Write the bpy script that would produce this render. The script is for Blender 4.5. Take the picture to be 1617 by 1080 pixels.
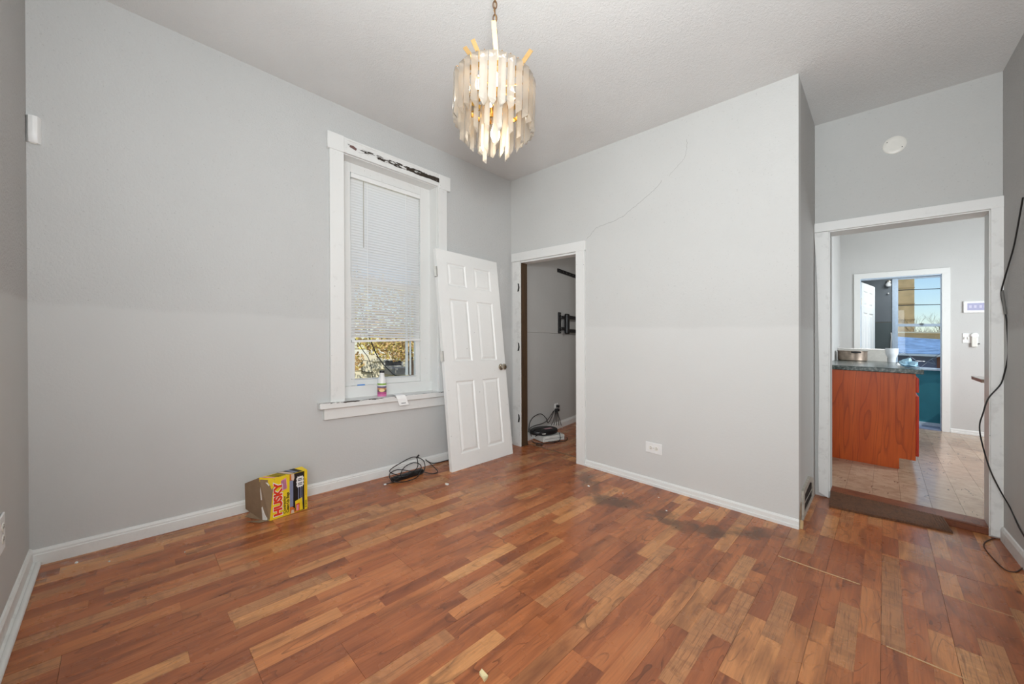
import bpy, bmesh, math, random
from mathutils import Vector, Matrix
random.seed(7)
rnd = random.random
SC = bpy.context.scene
COL = SC.collection
for o in list(bpy.data.objects):
    bpy.data.objects.remove(o)

# ------------------------------------------------------------------ camera, sky, sun, lamps, exposure
cam_d = bpy.data.cameras.new('camera'); cam = bpy.data.objects.new('camera', cam_d); COL.objects.link(cam)
YAW, PITCH, ROLL = -0.7732, -0.0101, 0.0267
_f = Vector((math.sin(YAW)*math.cos(PITCH), math.cos(YAW)*math.cos(PITCH), math.sin(PITCH)))
_r = Vector((math.cos(YAW), -math.sin(YAW), 0)); _u = _r.cross(_f)
_R = _r*math.cos(ROLL) + _u*math.sin(ROLL); _U = -_r*math.sin(ROLL) + _u*math.cos(ROLL)
CAM = Vector((2.8839, -2.9913, 1.15))
cam.matrix_world = Matrix(((_R.x, _U.x, -_f.x, CAM.x), (_R.y, _U.y, -_f.y, CAM.y), (_R.z, _U.z, -_f.z, CAM.z), (0, 0, 0, 1)))
cam_d.sensor_width = 36; cam_d.lens = 602.2/1617*36; cam_d.clip_start = 0.02; cam_d.clip_end = 300
SC.camera = cam
world = bpy.data.worlds.new('sky'); SC.world = world; world.use_nodes = True
wn = world.node_tree; wn.nodes.clear()
_sky = wn.nodes.new('ShaderNodeTexSky'); _sky.sky_type = 'NISHITA'; _sky.sun_disc = False
_sky.sun_elevation = math.radians(45); _sky.sun_rotation = math.radians(95); _sky.air_density = 1.0; _sky.dust_density = .4; _sky.ozone_density = 3.0
_bg = wn.nodes.new('ShaderNodeBackground'); _bg.inputs[1].default_value = 0.17
_wo = wn.nodes.new('ShaderNodeOutputWorld')
wn.links.new(_sky.outputs[0], _bg.inputs[0]); wn.links.new(_bg.outputs[0], _wo.inputs[0])

def lamp(name, kind, loc, energy, color=(1, 1, 1), size=1.0, size_y=None, aim=None, radius=None):
    d = bpy.data.lights.new(name, kind); d.energy = energy; d.color = color
    if kind == 'AREA':
        d.size = size
        if size_y: d.shape = 'RECTANGLE'; d.size_y = size_y
    if radius is not None: d.shadow_soft_size = radius
    o = bpy.data.objects.new(name, d); COL.objects.link(o); o.location = loc
    if aim is not None:
        o.rotation_euler = (Vector(aim)-Vector(loc)).to_track_quat('-Z', 'Y').to_euler()
    return o
_sun = lamp('sun', 'SUN', (8, 12, 10), 3.6, (1, .93, .82)); _sun.data.angle = math.radians(0.6)
_sun.rotation_euler = Vector((-.66, .12, -.74)).to_track_quat('-Z', 'Y').to_euler()
lamp('front_room_fill', 'AREA', (2.80, -3.75, 1.45), 44, (.91, .965, 1.0), 1.4, 1.6, aim=(.5, -.4, 1.1))  # unseen area lamp added behind the camera to fill the room
lamp('bounce_flash', 'AREA', (3.02, -3.05, 1.5), 58, (.91, .965, 1.0), .35, .35, aim=(2.05, -1.9, 2.857))
lamp('porch_fill', 'AREA', (3.3, 5.5, 2.5), 14, (.9, .96, 1.0), .6, .6, aim=(3.2, 5.7, 0))  # added fill under the porch ceiling, not a fixture of the porch
lamp('kitchen_fill', 'AREA', (4.9, 2.9, 1.7), 74, (.88, .95, 1.0), 1.3, 1.3, aim=(3.0, 3.4, 1.2))  # unseen fill added to brighten the kitchen, in place of a side window
lamp('side_room_fill', 'AREA', (1.9, 1.2, 2.3), 8.0, (1, .97, .93), .5, .5, aim=(.2, .9, .6))  # dim fill lamp added out of view to lift the side room
SC.view_settings.view_transform = 'Standard'; SC.view_settings.look = 'None'
SC.view_settings.gamma = 1; SC.view_settings.use_curve_mapping = False
SC.view_settings.exposure = 0.04

# ------------------------------------------------------------------ helpers
LX, LY = -0.0263, -0.016          # the old house leans a little out of plumb
def L(p): return Vector((p[0]+LX*p[2], p[1]+LY*p[2], p[2]))

class MB:
    def __init__(s): s.v = []; s.f = []; s.m = []
    def add(s, vs, fs, m=0):
        n = len(s.v); s.v += [Vector(p) for p in vs]
        for f in fs: s.f.append([n+i for i in f]); s.m.append(m)
        return s
    def box(s, x0, x1, y0, y1, z0, z1, m=0):
        return s.hexa([(x0, y0, z0), (x1, y0, z0), (x1, y1, z0), (x0, y1, z0), (x0, y0, z1), (x1, y0, z1), (x1, y1, z1), (x0, y1, z1)], m)
    def hexa(s, p, m=0):
        return s.add(p, [(0, 3, 2, 1), (4, 5, 6, 7), (0, 1, 5, 4), (1, 2, 6, 5), (2, 3, 7, 6), (3, 0, 4, 7)], m)
    def quad(s, a, b, c, d, m=0): return s.add([a, b, c, d], [(0, 1, 2, 3)], m)
    def sheet(s, pts, t, m=0):     # polygon extruded by vector t
        n = len(pts); t = Vector(t)
        P = [Vector(p) for p in pts]; Q = [p+t for p in P]
        fs = [tuple(range(n-1, -1, -1)), tuple(range(n, 2*n))] + [(i, (i+1) % n, n+(i+1) % n, n+i) for i in range(n)]
        return s.add(P+Q, fs, m)
    def tube(s, path, r, seg=8, m=0, cap=True, closed=False):
        P = [Vector(p) for p in path]; n = len(P); rings = []
        prev = None
        for i in range(n):
            a = P[(i-1) % n] if (closed or i > 0) else P[i]
            b = P[(i+1) % n] if (closed or i < n-1) else P[i]
            t = (b-a).normalized() if (b-a).length > 1e-9 else Vector((0, 0, 1))
            if prev is None:
                ref = Vector((0, 0, 1)) if abs(t.z) < .9 else Vector((1, 0, 0))
                u = t.cross(ref).normalized()
            else:
                u = (prev - t*prev.dot(t)).normalized()
            prev = u; w = t.cross(u)
            rr = r[i] if isinstance(r, (list, tuple)) else r
            rings.append([P[i]+(u*math.cos(2*math.pi*k/seg)+w*math.sin(2*math.pi*k/seg))*rr for k in range(seg)])
        vs = [p for ring in rings for p in ring]; fs = []
        for i in range(n if closed else n-1):
            j = (i+1) % n
            for k in range(seg):
                k2 = (k+1) % seg
                fs.append((i*seg+k, i*seg+k2, j*seg+k2, j*seg+k))
        if cap and not closed:
            fs.append(tuple(range(seg-1, -1, -1))); fs.append(tuple((n-1)*seg+k for k in range(seg)))
        return s.add(vs, fs, m)
    def lathe(s, prof, c=(0, 0, 0), axis=(0, 0, 1), seg=24, m=0):
        ax = Vector(axis).normalized(); ref = Vector((1, 0, 0)) if abs(ax.x) < .9 else Vector((0, 1, 0))
        u = ax.cross(ref).normalized(); w = ax.cross(u); c = Vector(c)
        vs = []; fs = []
        for (r, h) in prof:
            for k in range(seg):
                a = 2*math.pi*k/seg
                vs.append(c+ax*h+(u*math.cos(a)+w*math.sin(a))*max(r, 1e-4))
        for i in range(len(prof)-1):
            for k in range(seg):
                k2 = (k+1) % seg
                fs.append((i*seg+k, i*seg+k2, (i+1)*seg+k2, (i+1)*seg+k))
        fs.append(tuple(range(seg-1, -1, -1))); fs.append(tuple((len(prof)-1)*seg+k for k in range(seg)))
        return s.add(vs, fs, m)
    def build(s, name, mats, parent=None, bevel=0, smooth=False, lean=True, attr=None, recalc=True):
        me = bpy.data.meshes.new(name)
        V = [L(p) if lean else p for p in s.v]
        o = bpy.data.objects.new(name, me); COL.objects.link(o)
        if parent is not None:
            o.parent = parent
            base = Vector(parent.location); q = parent.parent
            while q is not None: base += Vector(q.location); q = q.parent
            V = [p-base for p in V]
        me.from_pydata(V, [], s.f)
        if recalc:
            bm = bmesh.new(); bm.from_mesh(me); bmesh.ops.recalc_face_normals(bm, faces=bm.faces); bm.to_mesh(me); bm.free()
        if not isinstance(mats, (list, tuple)): mats = [mats]
        for m in mats: me.materials.append(m)
        if len(mats) > 1: me.polygons.foreach_set('material_index', s.m)
        if smooth:
            me.polygons.foreach_set('use_smooth', [True]*len(me.polygons)); me.set_sharp_from_angle(angle=math.radians(38))
        if attr is not None:
            a = me.attributes.new('rnd', 'FLOAT', 'FACE'); a.data.foreach_set('value', attr)
        if bevel:
            b = o.modifiers.new('bevel', 'BEVEL'); b.width = bevel; b.segments = 2; b.limit_method = 'ANGLE'; b.angle_limit = math.radians(50)
        me.update()
        return o

def tag(o, label=None, cat=None, group=None, kind=None):
    if label: o['label'] = label
    if cat: o['category'] = cat
    if group: o['group'] = group
    if kind: o['kind'] = kind
    return o
def thing(name, loc, label=None, cat=None, group=None, kind=None, lean=True):
    o = bpy.data.objects.new(name, None); COL.objects.link(o); o.location = L(loc) if lean else Vector(loc)
    o.empty_display_size = .05
    return tag(o, label, cat, group, kind)
def struct(o): o['kind'] = 'structure'; return o
def smooth_path(P, n=8, closed=False):
    P = [Vector(p) for p in P]; out = []; N = len(P)
    for i in range(N if closed else N-1):
        p0 = P[(i-1) % N] if (closed or i > 0) else P[i]; p1 = P[i]; p2 = P[(i+1) % N]
        p3 = P[(i+2) % N] if (closed or i+2 < N) else p2
        for k in range(n):
            t = k/n
            out.append(.5*((2*p1)+(p2-p0)*t+(2*p0-5*p1+4*p2-p3)*t*t+(3*p1-p0-3*p2+p3)*t**3))
    if not closed: out.append(P[-1])
    return out
def text_mb(txt, size, o, u, v, n, depth=.0006, align='LEFT', m=0, mb=None, sx=1.0, bold=.018):
    cu = bpy.data.curves.new('text', 'FONT'); cu.body = txt; cu.size = size; cu.align_x = align; cu.resolution_u = 3
    cu.extrude = 0; cu.offset = size*bold
    t = bpy.data.objects.new('text', cu); COL.objects.link(t)
    dg = bpy.context.evaluated_depsgraph_get()
    me = bpy.data.meshes.new_from_object(t.evaluated_get(dg))
    u = Vector(u).normalized(); v = Vector(v).normalized(); n = Vector(n).normalized(); o = Vector(o)
    mb = mb or MB()
    mb.add([o+u*p.co.x*sx+v*p.co.y+n*depth for p in me.vertices], [tuple(f.vertices) for f in me.polygons], m)
    bpy.data.objects.remove(t); bpy.data.curves.remove(cu); bpy.data.meshes.remove(me)
    return mb

# ------------------------------------------------------------------ materials
class NT:
    def __init__(s, name):
        s.mat = bpy.data.materials.new(name); s.mat.use_nodes = True; s.t = s.mat.node_tree; s.t.nodes.clear()
        s.out = s.n('ShaderNodeOutputMaterial')
    def n(s, typ, **kw):
        x = s.t.nodes.new(typ)
        for k, v in kw.items(): setattr(x, k, v)
        return x
    def set(s, sock, v):
        if v is None: return
        if isinstance(v, bpy.types.NodeSocket): s.t.links.new(v, sock)
        else:
            if isinstance(v, (tuple, list)) and len(v) == 3 and sock.type == 'RGBA': v = (*v, 1)
            sock.default_value = v
    def pos(s): return s.n('ShaderNodeNewGeometry').outputs['Position']
    def math(s, op, a, b=None, c=None, clamp=False):
        x = s.n('ShaderNodeMath', operation=op); x.use_clamp = clamp
        s.set(x.inputs[0], a); s.set(x.inputs[1], b)
        if c is not None: s.set(x.inputs[2], c)
        return x.outputs[0]
    def vmath(s, op, a, b=None):
        x = s.n('ShaderNodeVectorMath', operation=op); s.set(x.inputs[0], a); s.set(x.inputs[1], b); return x.outputs[0]
    def sep(s, v):
        x = s.n('ShaderNodeSeparateXYZ'); s.set(x.inputs[0], v); return x.outputs
    def comb(s, a, b, c):
        x = s.n('ShaderNodeCombineXYZ'); s.set(x.inputs[0], a); s.set(x.inputs[1], b); s.set(x.inputs[2], c); return x.outputs[0]
    def noise(s, v, scale, detail=3, rough=.5, dist=0):
        x = s.n('ShaderNodeTexNoise'); s.set(x.inputs['Vector'], v); s.set(x.inputs['Scale'], scale); s.set(x.inputs['Detail'], detail)
        s.set(x.inputs['Roughness'], rough); s.set(x.inputs['Distortion'], dist); return x.outputs[0]
    def wave(s, v, scale, dist, detail=2, dscale=1.0, direction='X'):
        x = s.n('ShaderNodeTexWave', bands_direction=direction); s.set(x.inputs['Vector'], v); s.set(x.inputs['Scale'], scale)
        s.set(x.inputs['Distortion'], dist); s.set(x.inputs['Detail'], detail); s.set(x.inputs['Detail Scale'], dscale); return x.outputs[1]
    def ramp(s, f, stops, interp='LINEAR'):
        x = s.n('ShaderNodeValToRGB'); s.set(x.inputs[0], f); e = x.color_ramp.elements; x.color_ramp.interpolation = interp
        while len(e) < len(stops): e.new(.5)
        for el, (p, c) in zip(e, stops):
            el.position = p; el.color = (*c, 1) if isinstance(c, (tuple, list)) else (c, c, c, 1)
        return x.outputs[0]
    def remap(s, v, a, b, c=0.0, d=1.0):
        x = s.n('ShaderNodeMapRange'); s.set(x.inputs[0], v); s.set(x.inputs[1], a); s.set(x.inputs[2], b); s.set(x.inputs[3], c); s.set(x.inputs[4], d); return x.outputs[0]
    def mix(s, f, a, b, blend='MIX'):
        x = s.n('ShaderNodeMix', data_type='RGBA', blend_type=blend); s.set(x.inputs[0], f); s.set(x.inputs[6], a); s.set(x.inputs[7], b); return x.outputs[2]
    def bump(s, h, strength, dist=.01):
        x = s.n('ShaderNodeBump'); s.set(x.inputs['Height'], h); s.set(x.inputs['Strength'], strength); x.inputs['Distance'].default_value = dist; return x.outputs[0]
    def principled(s, color, rough=.5, metal=0, bump=None, **kw):
        p = s.n('ShaderNodeBsdfPrincipled'); s.set(p.inputs['Base Color'], color); s.set(p.inputs['Roughness'], rough); s.set(p.inputs['Metallic'], metal)
        if bump is not None: s.set(p.inputs['Normal'], bump)
        for k, v in kw.items(): s.set(p.inputs[k.replace('_', ' ')], v)
        s.t.links.new(p.outputs[0], s.out.inputs[0]); return s.mat
def srgb(r, g, b):
    return tuple((c/255/12.92 if c/255 <= .04045 else ((c/255+.055)/1.055)**2.4) for c in (r, g, b))
def plain(name, c, rough=.5, metal=0, var=.06, scale=30, **kw):
    t = NT(name); P = t.pos(); n = t.noise(P, scale, 3)
    col = t.mix(t.remap(n, .3, .7), tuple(x*(1-var) for x in c), tuple(min(1, x*(1+var)) for x in c))
    return t.principled(col, rough, metal, **kw)
def wall_mat(name, c, c_low, band, hi=.5, lo=.08, scale=75):
    t = NT(name); P = t.pos(); z = t.sep(P)[2]
    zz = t.math('ADD', z, t.math('MULTIPLY', t.math('SUBTRACT', t.noise(P, 3.0, 2), .5), .05))
    up = t.remap(zz, band-.012, band+.012)
    mott = t.noise(P, 2.2, 3)
    n1 = t.noise(P, scale, 5, .62)
    base = t.mix(up, c_low, c)
    base = t.mix(t.remap(mott, .3, .75), tuple(.965 for _ in range(3)), (1.0, 1.0, 1.0)) if False else t.mix(t.remap(mott, .3, .7, 0, .06), base, (.9, .9, .89))
    pits = t.math('MULTIPLY', t.remap(t.noise(P, scale*1.3, 3, .5), .66, .74), t.math('MULTIPLY', up, .25))
    base = t.mix(pits, base, (.22, .21, .2))
    st = t.remap(up, 0, 1, lo, hi)
    return t.principled(base, .75, 0, bump=t.bump(n1, st, .012), Specular_IOR_Level=.25)
GREY = srgb(196, 196, 193); GREYL = srgb(206, 206, 203)
M = {}
M['wallA'] = wall_mat('left_wall_paint', srgb(198, 198, 196), srgb(202, 202, 200), 1.255, .42)
M['wallB'] = wall_mat('back_wall_paint', GREYL, srgb(211, 211, 208), 1.27, .16)
M['wallC'] = wall_mat('stippled_wall_paint', srgb(192, 190, 187), srgb(196, 196, 193), 1.27, .9)
M['wallE'] = wall_mat('alcove_wall_paint', GREY, GREY, -9, .2)
M['wallK'] = wall_mat('kitchen_wall_paint', srgb(200, 199, 196), srgb(200, 199, 196), -9, .06)
M['wallS'] = wall_mat('side_room_wall_paint', srgb(190, 189, 186), srgb(190, 189, 186), -9, .1)
def ceil_mat():
    t = NT('brushed_ceiling_texture'); P = t.pos(); s = t.sep(P)
    n = t.noise(t.comb(t.math('MULTIPLY', s[0], 1.0), t.math('MULTIPLY', s[1], 1.0), s[2]), 62, 5, .6, 1.2)
    n2 = t.noise(P, 100, 3, .6)
    h = t.math('ADD', n, t.math('MULTIPLY', n2, .45))
    c = t.mix(t.remap(t.noise(P, 2, 3), .3, .7), srgb(219, 219, 217), srgb(225, 225, 223))
    return t.principled(c, .85, 0, bump=t.bump(h, .34, .014), Specular_IOR_Level=.2)
M['ceil'] = ceil_mat()
def white_paint(name, c=(230, 230, 227), rough=.42, dirt=.10, gate=.6, greyc=(150, 148, 143)):
    t = NT(name); P = t.pos()
    d = t.remap(t.noise(P, 14, 5, .65), gate, gate+.1, 0, dirt)
    col = t.mix(d, srgb(*c), srgb(*greyc))
    sp = t.remap(t.noise(P, 55, 2, .5), .775, .79)
    col = t.mix(sp, col, srgb(70, 62, 55))
    return t.principled(col, rough, 0, bump=t.bump(t.noise(P, 26, 4), .12, .006))
M['trim'] = white_paint('white_trim_paint')
M['trimdirty'] = white_paint('scuffed_white_trim_paint', dirt=.45, gate=.53, greyc=(205, 204, 201))
M['doorpaint'] = white_paint('white_door_paint', (241, 241, 238), .4, .08, .62)
def chipped(name, axis, lo, hi, thr, sc, yl=None, zmin=None):
    t = NT(name); P = t.pos(); s = t.sep(P)
    m = t.math('MULTIPLY', t.remap(s[axis], lo, lo+(hi-lo)*.3), t.remap(s[axis], hi, hi-(hi-lo)*.3))
    if yl: m = t.math('MULTIPLY', m, t.remap(s[1], yl[0], yl[1], .72, 1.0))
    if zmin: m = t.math('MULTIPLY', m, t.remap(s[2], zmin, zmin+.01, .74, 1.0))
    n = t.noise(t.vmath('MULTIPLY', P, sc), 1.0, 5, .7)
    ch = t.remap(t.math('MULTIPLY', n, m), thr, thr+.015)
    col = t.mix(ch, t.mix(t.remap(t.noise(P, 12, 4), .5, .65, 0, .2), srgb(230, 230, 227), srgb(190, 188, 184)), t.mix(t.noise(P, 90, 2), srgb(24, 21, 17), srgb(70, 58, 46)))
    return t.principled(col, .5, 0, bump=t.bump(t.math('SUBTRACT', 1.0, ch), .5, .003))
M['headchip'] = chipped('chipped_white_paint_head', 2, 2.522, 2.60, .425, (40, 13, 50), (-1.80, -1.25))
M['stoolchip'] = chipped('chipped_white_paint_sill', 0, .004, .075, .515, (60, 9, 60), None, .636)
def wood_floor():
    t = NT('cherry_laminate'); P = t.pos(); s = t.sep(P)
    at = t.n('ShaderNodeAttribute'); at.attribute_name = 'rnd'; r = at.outputs['Fac']
    r2 = t.math('FRACT', t.math('MULTIPLY', r, 7.31)); r3 = t.math('FRACT', t.math('MULTIPLY', r, 23.7))
    off = t.math('MULTIPLY', r, 91.0)
    g = t.comb(t.math('MULTIPLY', s[0], 1.0), t.math('ADD', t.math('MULTIPLY', s[1], .10), off), off)
    base = t.ramp(r2, [(0, srgb(166, 96, 58)), (.3, srgb(178, 104, 62)), (.6, srgb(188, 112, 66)), (.8, srgb(200, 126, 76)), (.92, srgb(218, 154, 98)), (1, srgb(168, 99, 60))])
    # broad heartwood shading along the strip
    big = t.noise(t.comb(t.math('MULTIPLY', s[0], 9.0), t.math('ADD', t.math('MULTIPLY', s[1], 1.5), off), off), 1.6, 4, .55, .6)
    col = t.mix(t.remap(big, .46, .72, 0, .72), base, srgb(100, 54, 36))
    col = t.mix(t.remap(big, .44, .22, 0, .4), col, srgb(204, 142, 94))
    # fine grain
    fine = t.noise(t.comb(t.math('MULTIPLY', s[0], 150.0), t.math('ADD', t.math('MULTIPLY', s[1], 5.0), off), off), 1.0, 3, .6)
    col = t.mix(t.remap(fine, .42, .7, 0, .3), col, srgb(98, 54, 38))
    # cathedral lines
    cw = t.math('FRACT', t.math('MULTIPLY', t.noise(t.comb(t.math('MULTIPLY', s[0], 9.0), t.math('ADD', t.math('MULTIPLY', s[1], 2.2), off), off), .8, 2, .5, .25), 13.0))
    ln = t.math('MULTIPLY', t.remap(cw, .80, 1.0), t.remap(t.noise(t.comb(s[0], t.math('ADD', s[1], off), 0.0), 5, 2), .47, .6))
    col = t.mix(t.math('MULTIPLY', ln, .62), col, srgb(70, 38, 26))
    # rippled figure on some strips
    sel = t.remap(r3, .87, .88)
    rp = t.noise(t.comb(t.math('MULTIPLY', s[0], 9.0), t.math('ADD', t.math('MULTIPLY', s[1], 30.0), off), off), 1.0, 2, .5, .8)
    fg = t.noise(t.comb(t.math('MULTIPLY', s[0], 210.0), t.math('ADD', t.math('MULTIPLY', s[1], 7.0), off), off), 1.0, 3, .6, .3)
    col = t.mix(t.math('MULTIPLY', sel, .55), col, srgb(204, 150, 102))
    col = t.mix(t.math('MULTIPLY', sel, t.remap(rp, .45, .7, 0, .5)), col, srgb(138, 90, 60))
    col = t.mix(t.math('MULTIPLY', sel, t.remap(fg, .52, .62, 0, .6)), col, srgb(116, 72, 48))
    # old water stain running along the back wall
    cx = t.ramp(t.remap(s[0], .9, 2.7), [(.0, .16), (.1, .22), (.29, .56), (.42, .47), (.53, .49), (.61, .51), (.68, .49), (.77, .32), (.9, .14), (1, .1)])
    dy = t.math('ABSOLUTE', t.math('ADD', s[1], cx))
    nz = t.noise(P, 9, 4, .6)
    wid = t.remap(nz, .3, .7, .04, .19)
    stn = t.math('MULTIPLY', t.remap(dy, wid, t.math('ADD', wid, -.05), 0, 1), t.remap(t.noise(P, 5, 3), .32, .55))
    stn = t.math('MULTIPLY', stn, t.math('MULTIPLY', t.remap(s[0], .95, 1.15), t.remap(s[0], 2.6, 2.35)))
    col = t.mix(t.math('MULTIPLY', stn, .72), col, srgb(78, 56, 38))
    # dust in the near left corner
    du = t.math('MULTIPLY', t.math('MULTIPLY', t.remap(s[0], .35, .02), t.remap(s[1], -2.85, -3.2)), t.remap(t.noise(P, 16, 5, .7), .5, .62, 0, .5))
    col = t.mix(du, col, srgb(170, 165, 160))
    rough = t.remap(t.noise(P, 6, 4), .3, .7, .22, .34)
    return t.principled(col, rough, 0, bump=t.bump(fine, .05, .002), Specular_IOR_Level=.5)
M['plank'] = wood_floor()
M['gap'] = plain('floor_joint_dark', srgb(92, 58, 40), .8)
def oak(name, a, b, dk, sx=8, sz=1.0, rough=.38, fine=90):
    t = NT(name); P = t.pos(); s = t.sep(P)
    v = t.comb(t.math('MULTIPLY', s[0], sx), t.math('MULTIPLY', s[1], sx), t.math('MULTIPLY', s[2], sz))
    n = t.noise(v, 1.4, 4, .6, .8)
    w = t.math('FRACT', t.math('MULTIPLY', t.noise(v, .7, 2, .5, .3), 11.0))
    f = t.noise(t.comb(t.math('MULTIPLY', s[0], fine), t.math('MULTIPLY', s[1], fine), t.math('MULTIPLY', s[2], 4)), 1.0, 3)
    col = t.mix(t.remap(n, .3, .7), a, b)
    col = t.mix(t.remap(w, .72, 1.0, 0, .6), col, dk); col = t.mix(t.remap(f, .5, .75, 0, .35), col, dk)
    return t.principled(col, rough, 0, Specular_IOR_Level=.35)
M['cabinet'] = oak('red_oak_cabinet', srgb(192, 80, 24), srgb(206, 94, 32), srgb(144, 54, 16), 8.5, .8)
M['cabred'] = oak('red_cabinet_front', srgb(182, 54, 24), srgb(196, 64, 28), srgb(140, 40, 18))
M['darkwood'] = oak('dark_ribbed_wood', srgb(96, 64, 44), srgb(114, 76, 50), srgb(54, 36, 26), 14, 1, .55, 60)
M['sillwood'] = oak('threshold_wood', srgb(120, 70, 48), srgb(132, 80, 54), srgb(80, 46, 34), 4, 30, .4)
M['jambwood'] = oak('bare_jamb_wood', srgb(70, 52, 34), srgb(84, 62, 40), srgb(40, 28, 20), 40, 1.5, .7)
def tile_mat():
    t = NT('tan_vinyl_tile'); P = t.pos(); s = t.sep(P)
    at = t.n('ShaderNodeAttribute'); at.attribute_name = 'rnd'; r = at.outputs['Fac']
    c = t.ramp(r, [(0, srgb(166, 142, 118)), (.5, srgb(178, 154, 129)), (1, srgb(188, 166, 141))])
    c = t.mix(t.remap(t.noise(P, 14, 5, .65), .4, .7, 0, .6), c, srgb(138, 110, 88))
    sc = t.remap(t.noise(t.vmath('MULTIPLY', P, (1, .45, 1)), 26, 3, .6, 1.2), .665, .69, 0, .85)
    c = t.mix(sc, c, srgb(70, 58, 50))
    return t.principled(c, t.remap(t.noise(P, 20, 4), .3, .7, .10, .26), 0)
M['tile'] = tile_mat()
def counter_mat():
    t = NT('dark_stone_laminate'); P = t.pos()
    c = t.ramp(t.noise(P, 45, 5, .7), [(.35, srgb(34, 46, 44)), (.5, srgb(62, 78, 74)), (.62, srgb(120, 126, 120)), (.75, srgb(52, 60, 50))])
    return t.principled(c, .22, 0)
M['counter'] = counter_mat()
M['plastic'] = plain('white_plastic', srgb(238, 238, 236), .35, 0, .02)
M['ivory'] = plain('ivory_plastic', srgb(232, 230, 222), .4, 0, .02)
M['slot'] = plain('dark_slot', srgb(40, 38, 36), .6)
M['black'] = plain('black_plastic', srgb(26, 26, 27), .42, 0, .1)
M['cord'] = plain('black_cord_rubber', srgb(24, 22, 22), .5, 0, .1)
M['browncord'] = plain('brown_cord', srgb(64, 40, 28), .5)
M['whitemetal'] = plain('white_enamel', srgb(214, 214, 208), .45)
M['steel'] = plain('brushed_steel', srgb(190, 188, 184), .32, 1, .05)
M['nickel'] = plain('satin_nickel', srgb(186, 178, 164), .28, 1, .03)
M['brass'] = plain('polished_brass', srgb(214, 170, 90), .25, 1, .05)
M['oldbrass'] = plain('aged_brass_chain', srgb(150, 116, 84), .45, 1, .1)
M['strap'] = plain('pale_gold_strap', srgb(186, 150, 96), .4, .2, .05)
M['rust'] = plain('browned_pan_steel', srgb(150, 134, 120), .4, .6, .35, 14)
M['card'] = plain('brown_cardboard', srgb(142, 118, 92), .85, 0, .08, 20)
M['cardtorn'] = plain('torn_white_paper', srgb(226, 222, 214), .85)
M['yellow'] = plain('yellow_print', srgb(240, 206, 36), .45, 0, .03)
M['red'] = plain('red_print', srgb(226, 58, 24), .45)
M['blackprint'] = plain('black_print', srgb(26, 24, 24), .45)
M['whiteprint'] = plain('white_print', srgb(240, 240, 238), .45)
M['pink'] = plain('pink_print', srgb(222, 142, 168), .45)
M['orangeprint'] = plain('orange_print', srgb(206, 110, 48), .45, 0, .3, 60)
M['bluegrey'] = plain('blue_grey_print', srgb(132, 140, 166), .45)
M['skin'] = plain('beige_print', srgb(214, 190, 172), .5)
M['paper'] = plain('white_paper', srgb(246, 246, 244), .7, 0, .01)
M['ink'] = plain('grey_ink', srgb(130, 130, 128), .7)
M['green'] = plain('green_print', srgb(150, 190, 90), .4)
M['purple'] = plain('purple_print', srgb(92, 84, 130), .4)
M['magenta'] = plain('pink_liquid_print', srgb(214, 120, 170), .35)
M['bluetape'] = plain('blue_tape', srgb(70, 140, 220), .5)
M['teal'] = plain('teal_paint', srgb(44, 122, 138), .6, 0, .06, 6)
M['porchgrey'] = plain('porch_grey_panel', srgb(118, 124, 128), .7, 0, .05, 6)
M['porchdark'] = plain('porch_dark_panel', srgb(96, 106, 106), .7, 0, .05, 6)
M['porchfloor'] = plain('porch_floor_paint', srgb(110, 124, 150), .6)
M['bluewhite'] = plain('painted_sash', srgb(196, 212, 228), .45)
M['dark_metal'] = plain('dark_grille_metal', srgb(46, 38, 32), .6, .3)
M['grille'] = plain('painted_register_metal', srgb(176, 170, 158), .5, .2, .2, 40)
M['blind'] = None
def blind_mat():
    t = NT('white_blind_slat'); a = t.n('ShaderNodeBsdfPrincipled'); a.inputs['Base Color'].default_value = (*srgb(240, 240, 238), 1); a.inputs['Roughness'].default_value = .45
    b = t.n('ShaderNodeBsdfTranslucent'); b.inputs['Color'].default_value = (.9, .9, .9, 1)
    m = t.n('ShaderNodeMixShader'); m.inputs[0].default_value = .16
    t.t.links.new(a.outputs[0], m.inputs[1]); t.t.links.new(b.outputs[0], m.inputs[2]); t.t.links.new(m.outputs[0], t.out.inputs[0]); return t.mat
M['blind'] = blind_mat()
def glass_mat(name, tint=(1, 1, 1), refl=.02):
    t = NT(name); a = t.n('ShaderNodeBsdfTransparent'); a.inputs[0].default_value = (*tint, 1)
    g = t.n('ShaderNodeBsdfGlossy'); g.inputs['Roughness'].default_value = .02
    m = t.n('ShaderNodeMixShader'); m.inputs[0].default_value = refl
    t.t.links.new(a.outputs[0], m.inputs[1]); t.t.links.new(g.outputs[0], m.inputs[2]); t.t.links.new(m.outputs[0], t.out.inputs[0]); return t.mat
M['glass'] = glass_mat('window_glass', (.96, .98, .98))
M['shard'] = glass_mat('broken_glass_edge', (.75, .8, .86), .35)
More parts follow.
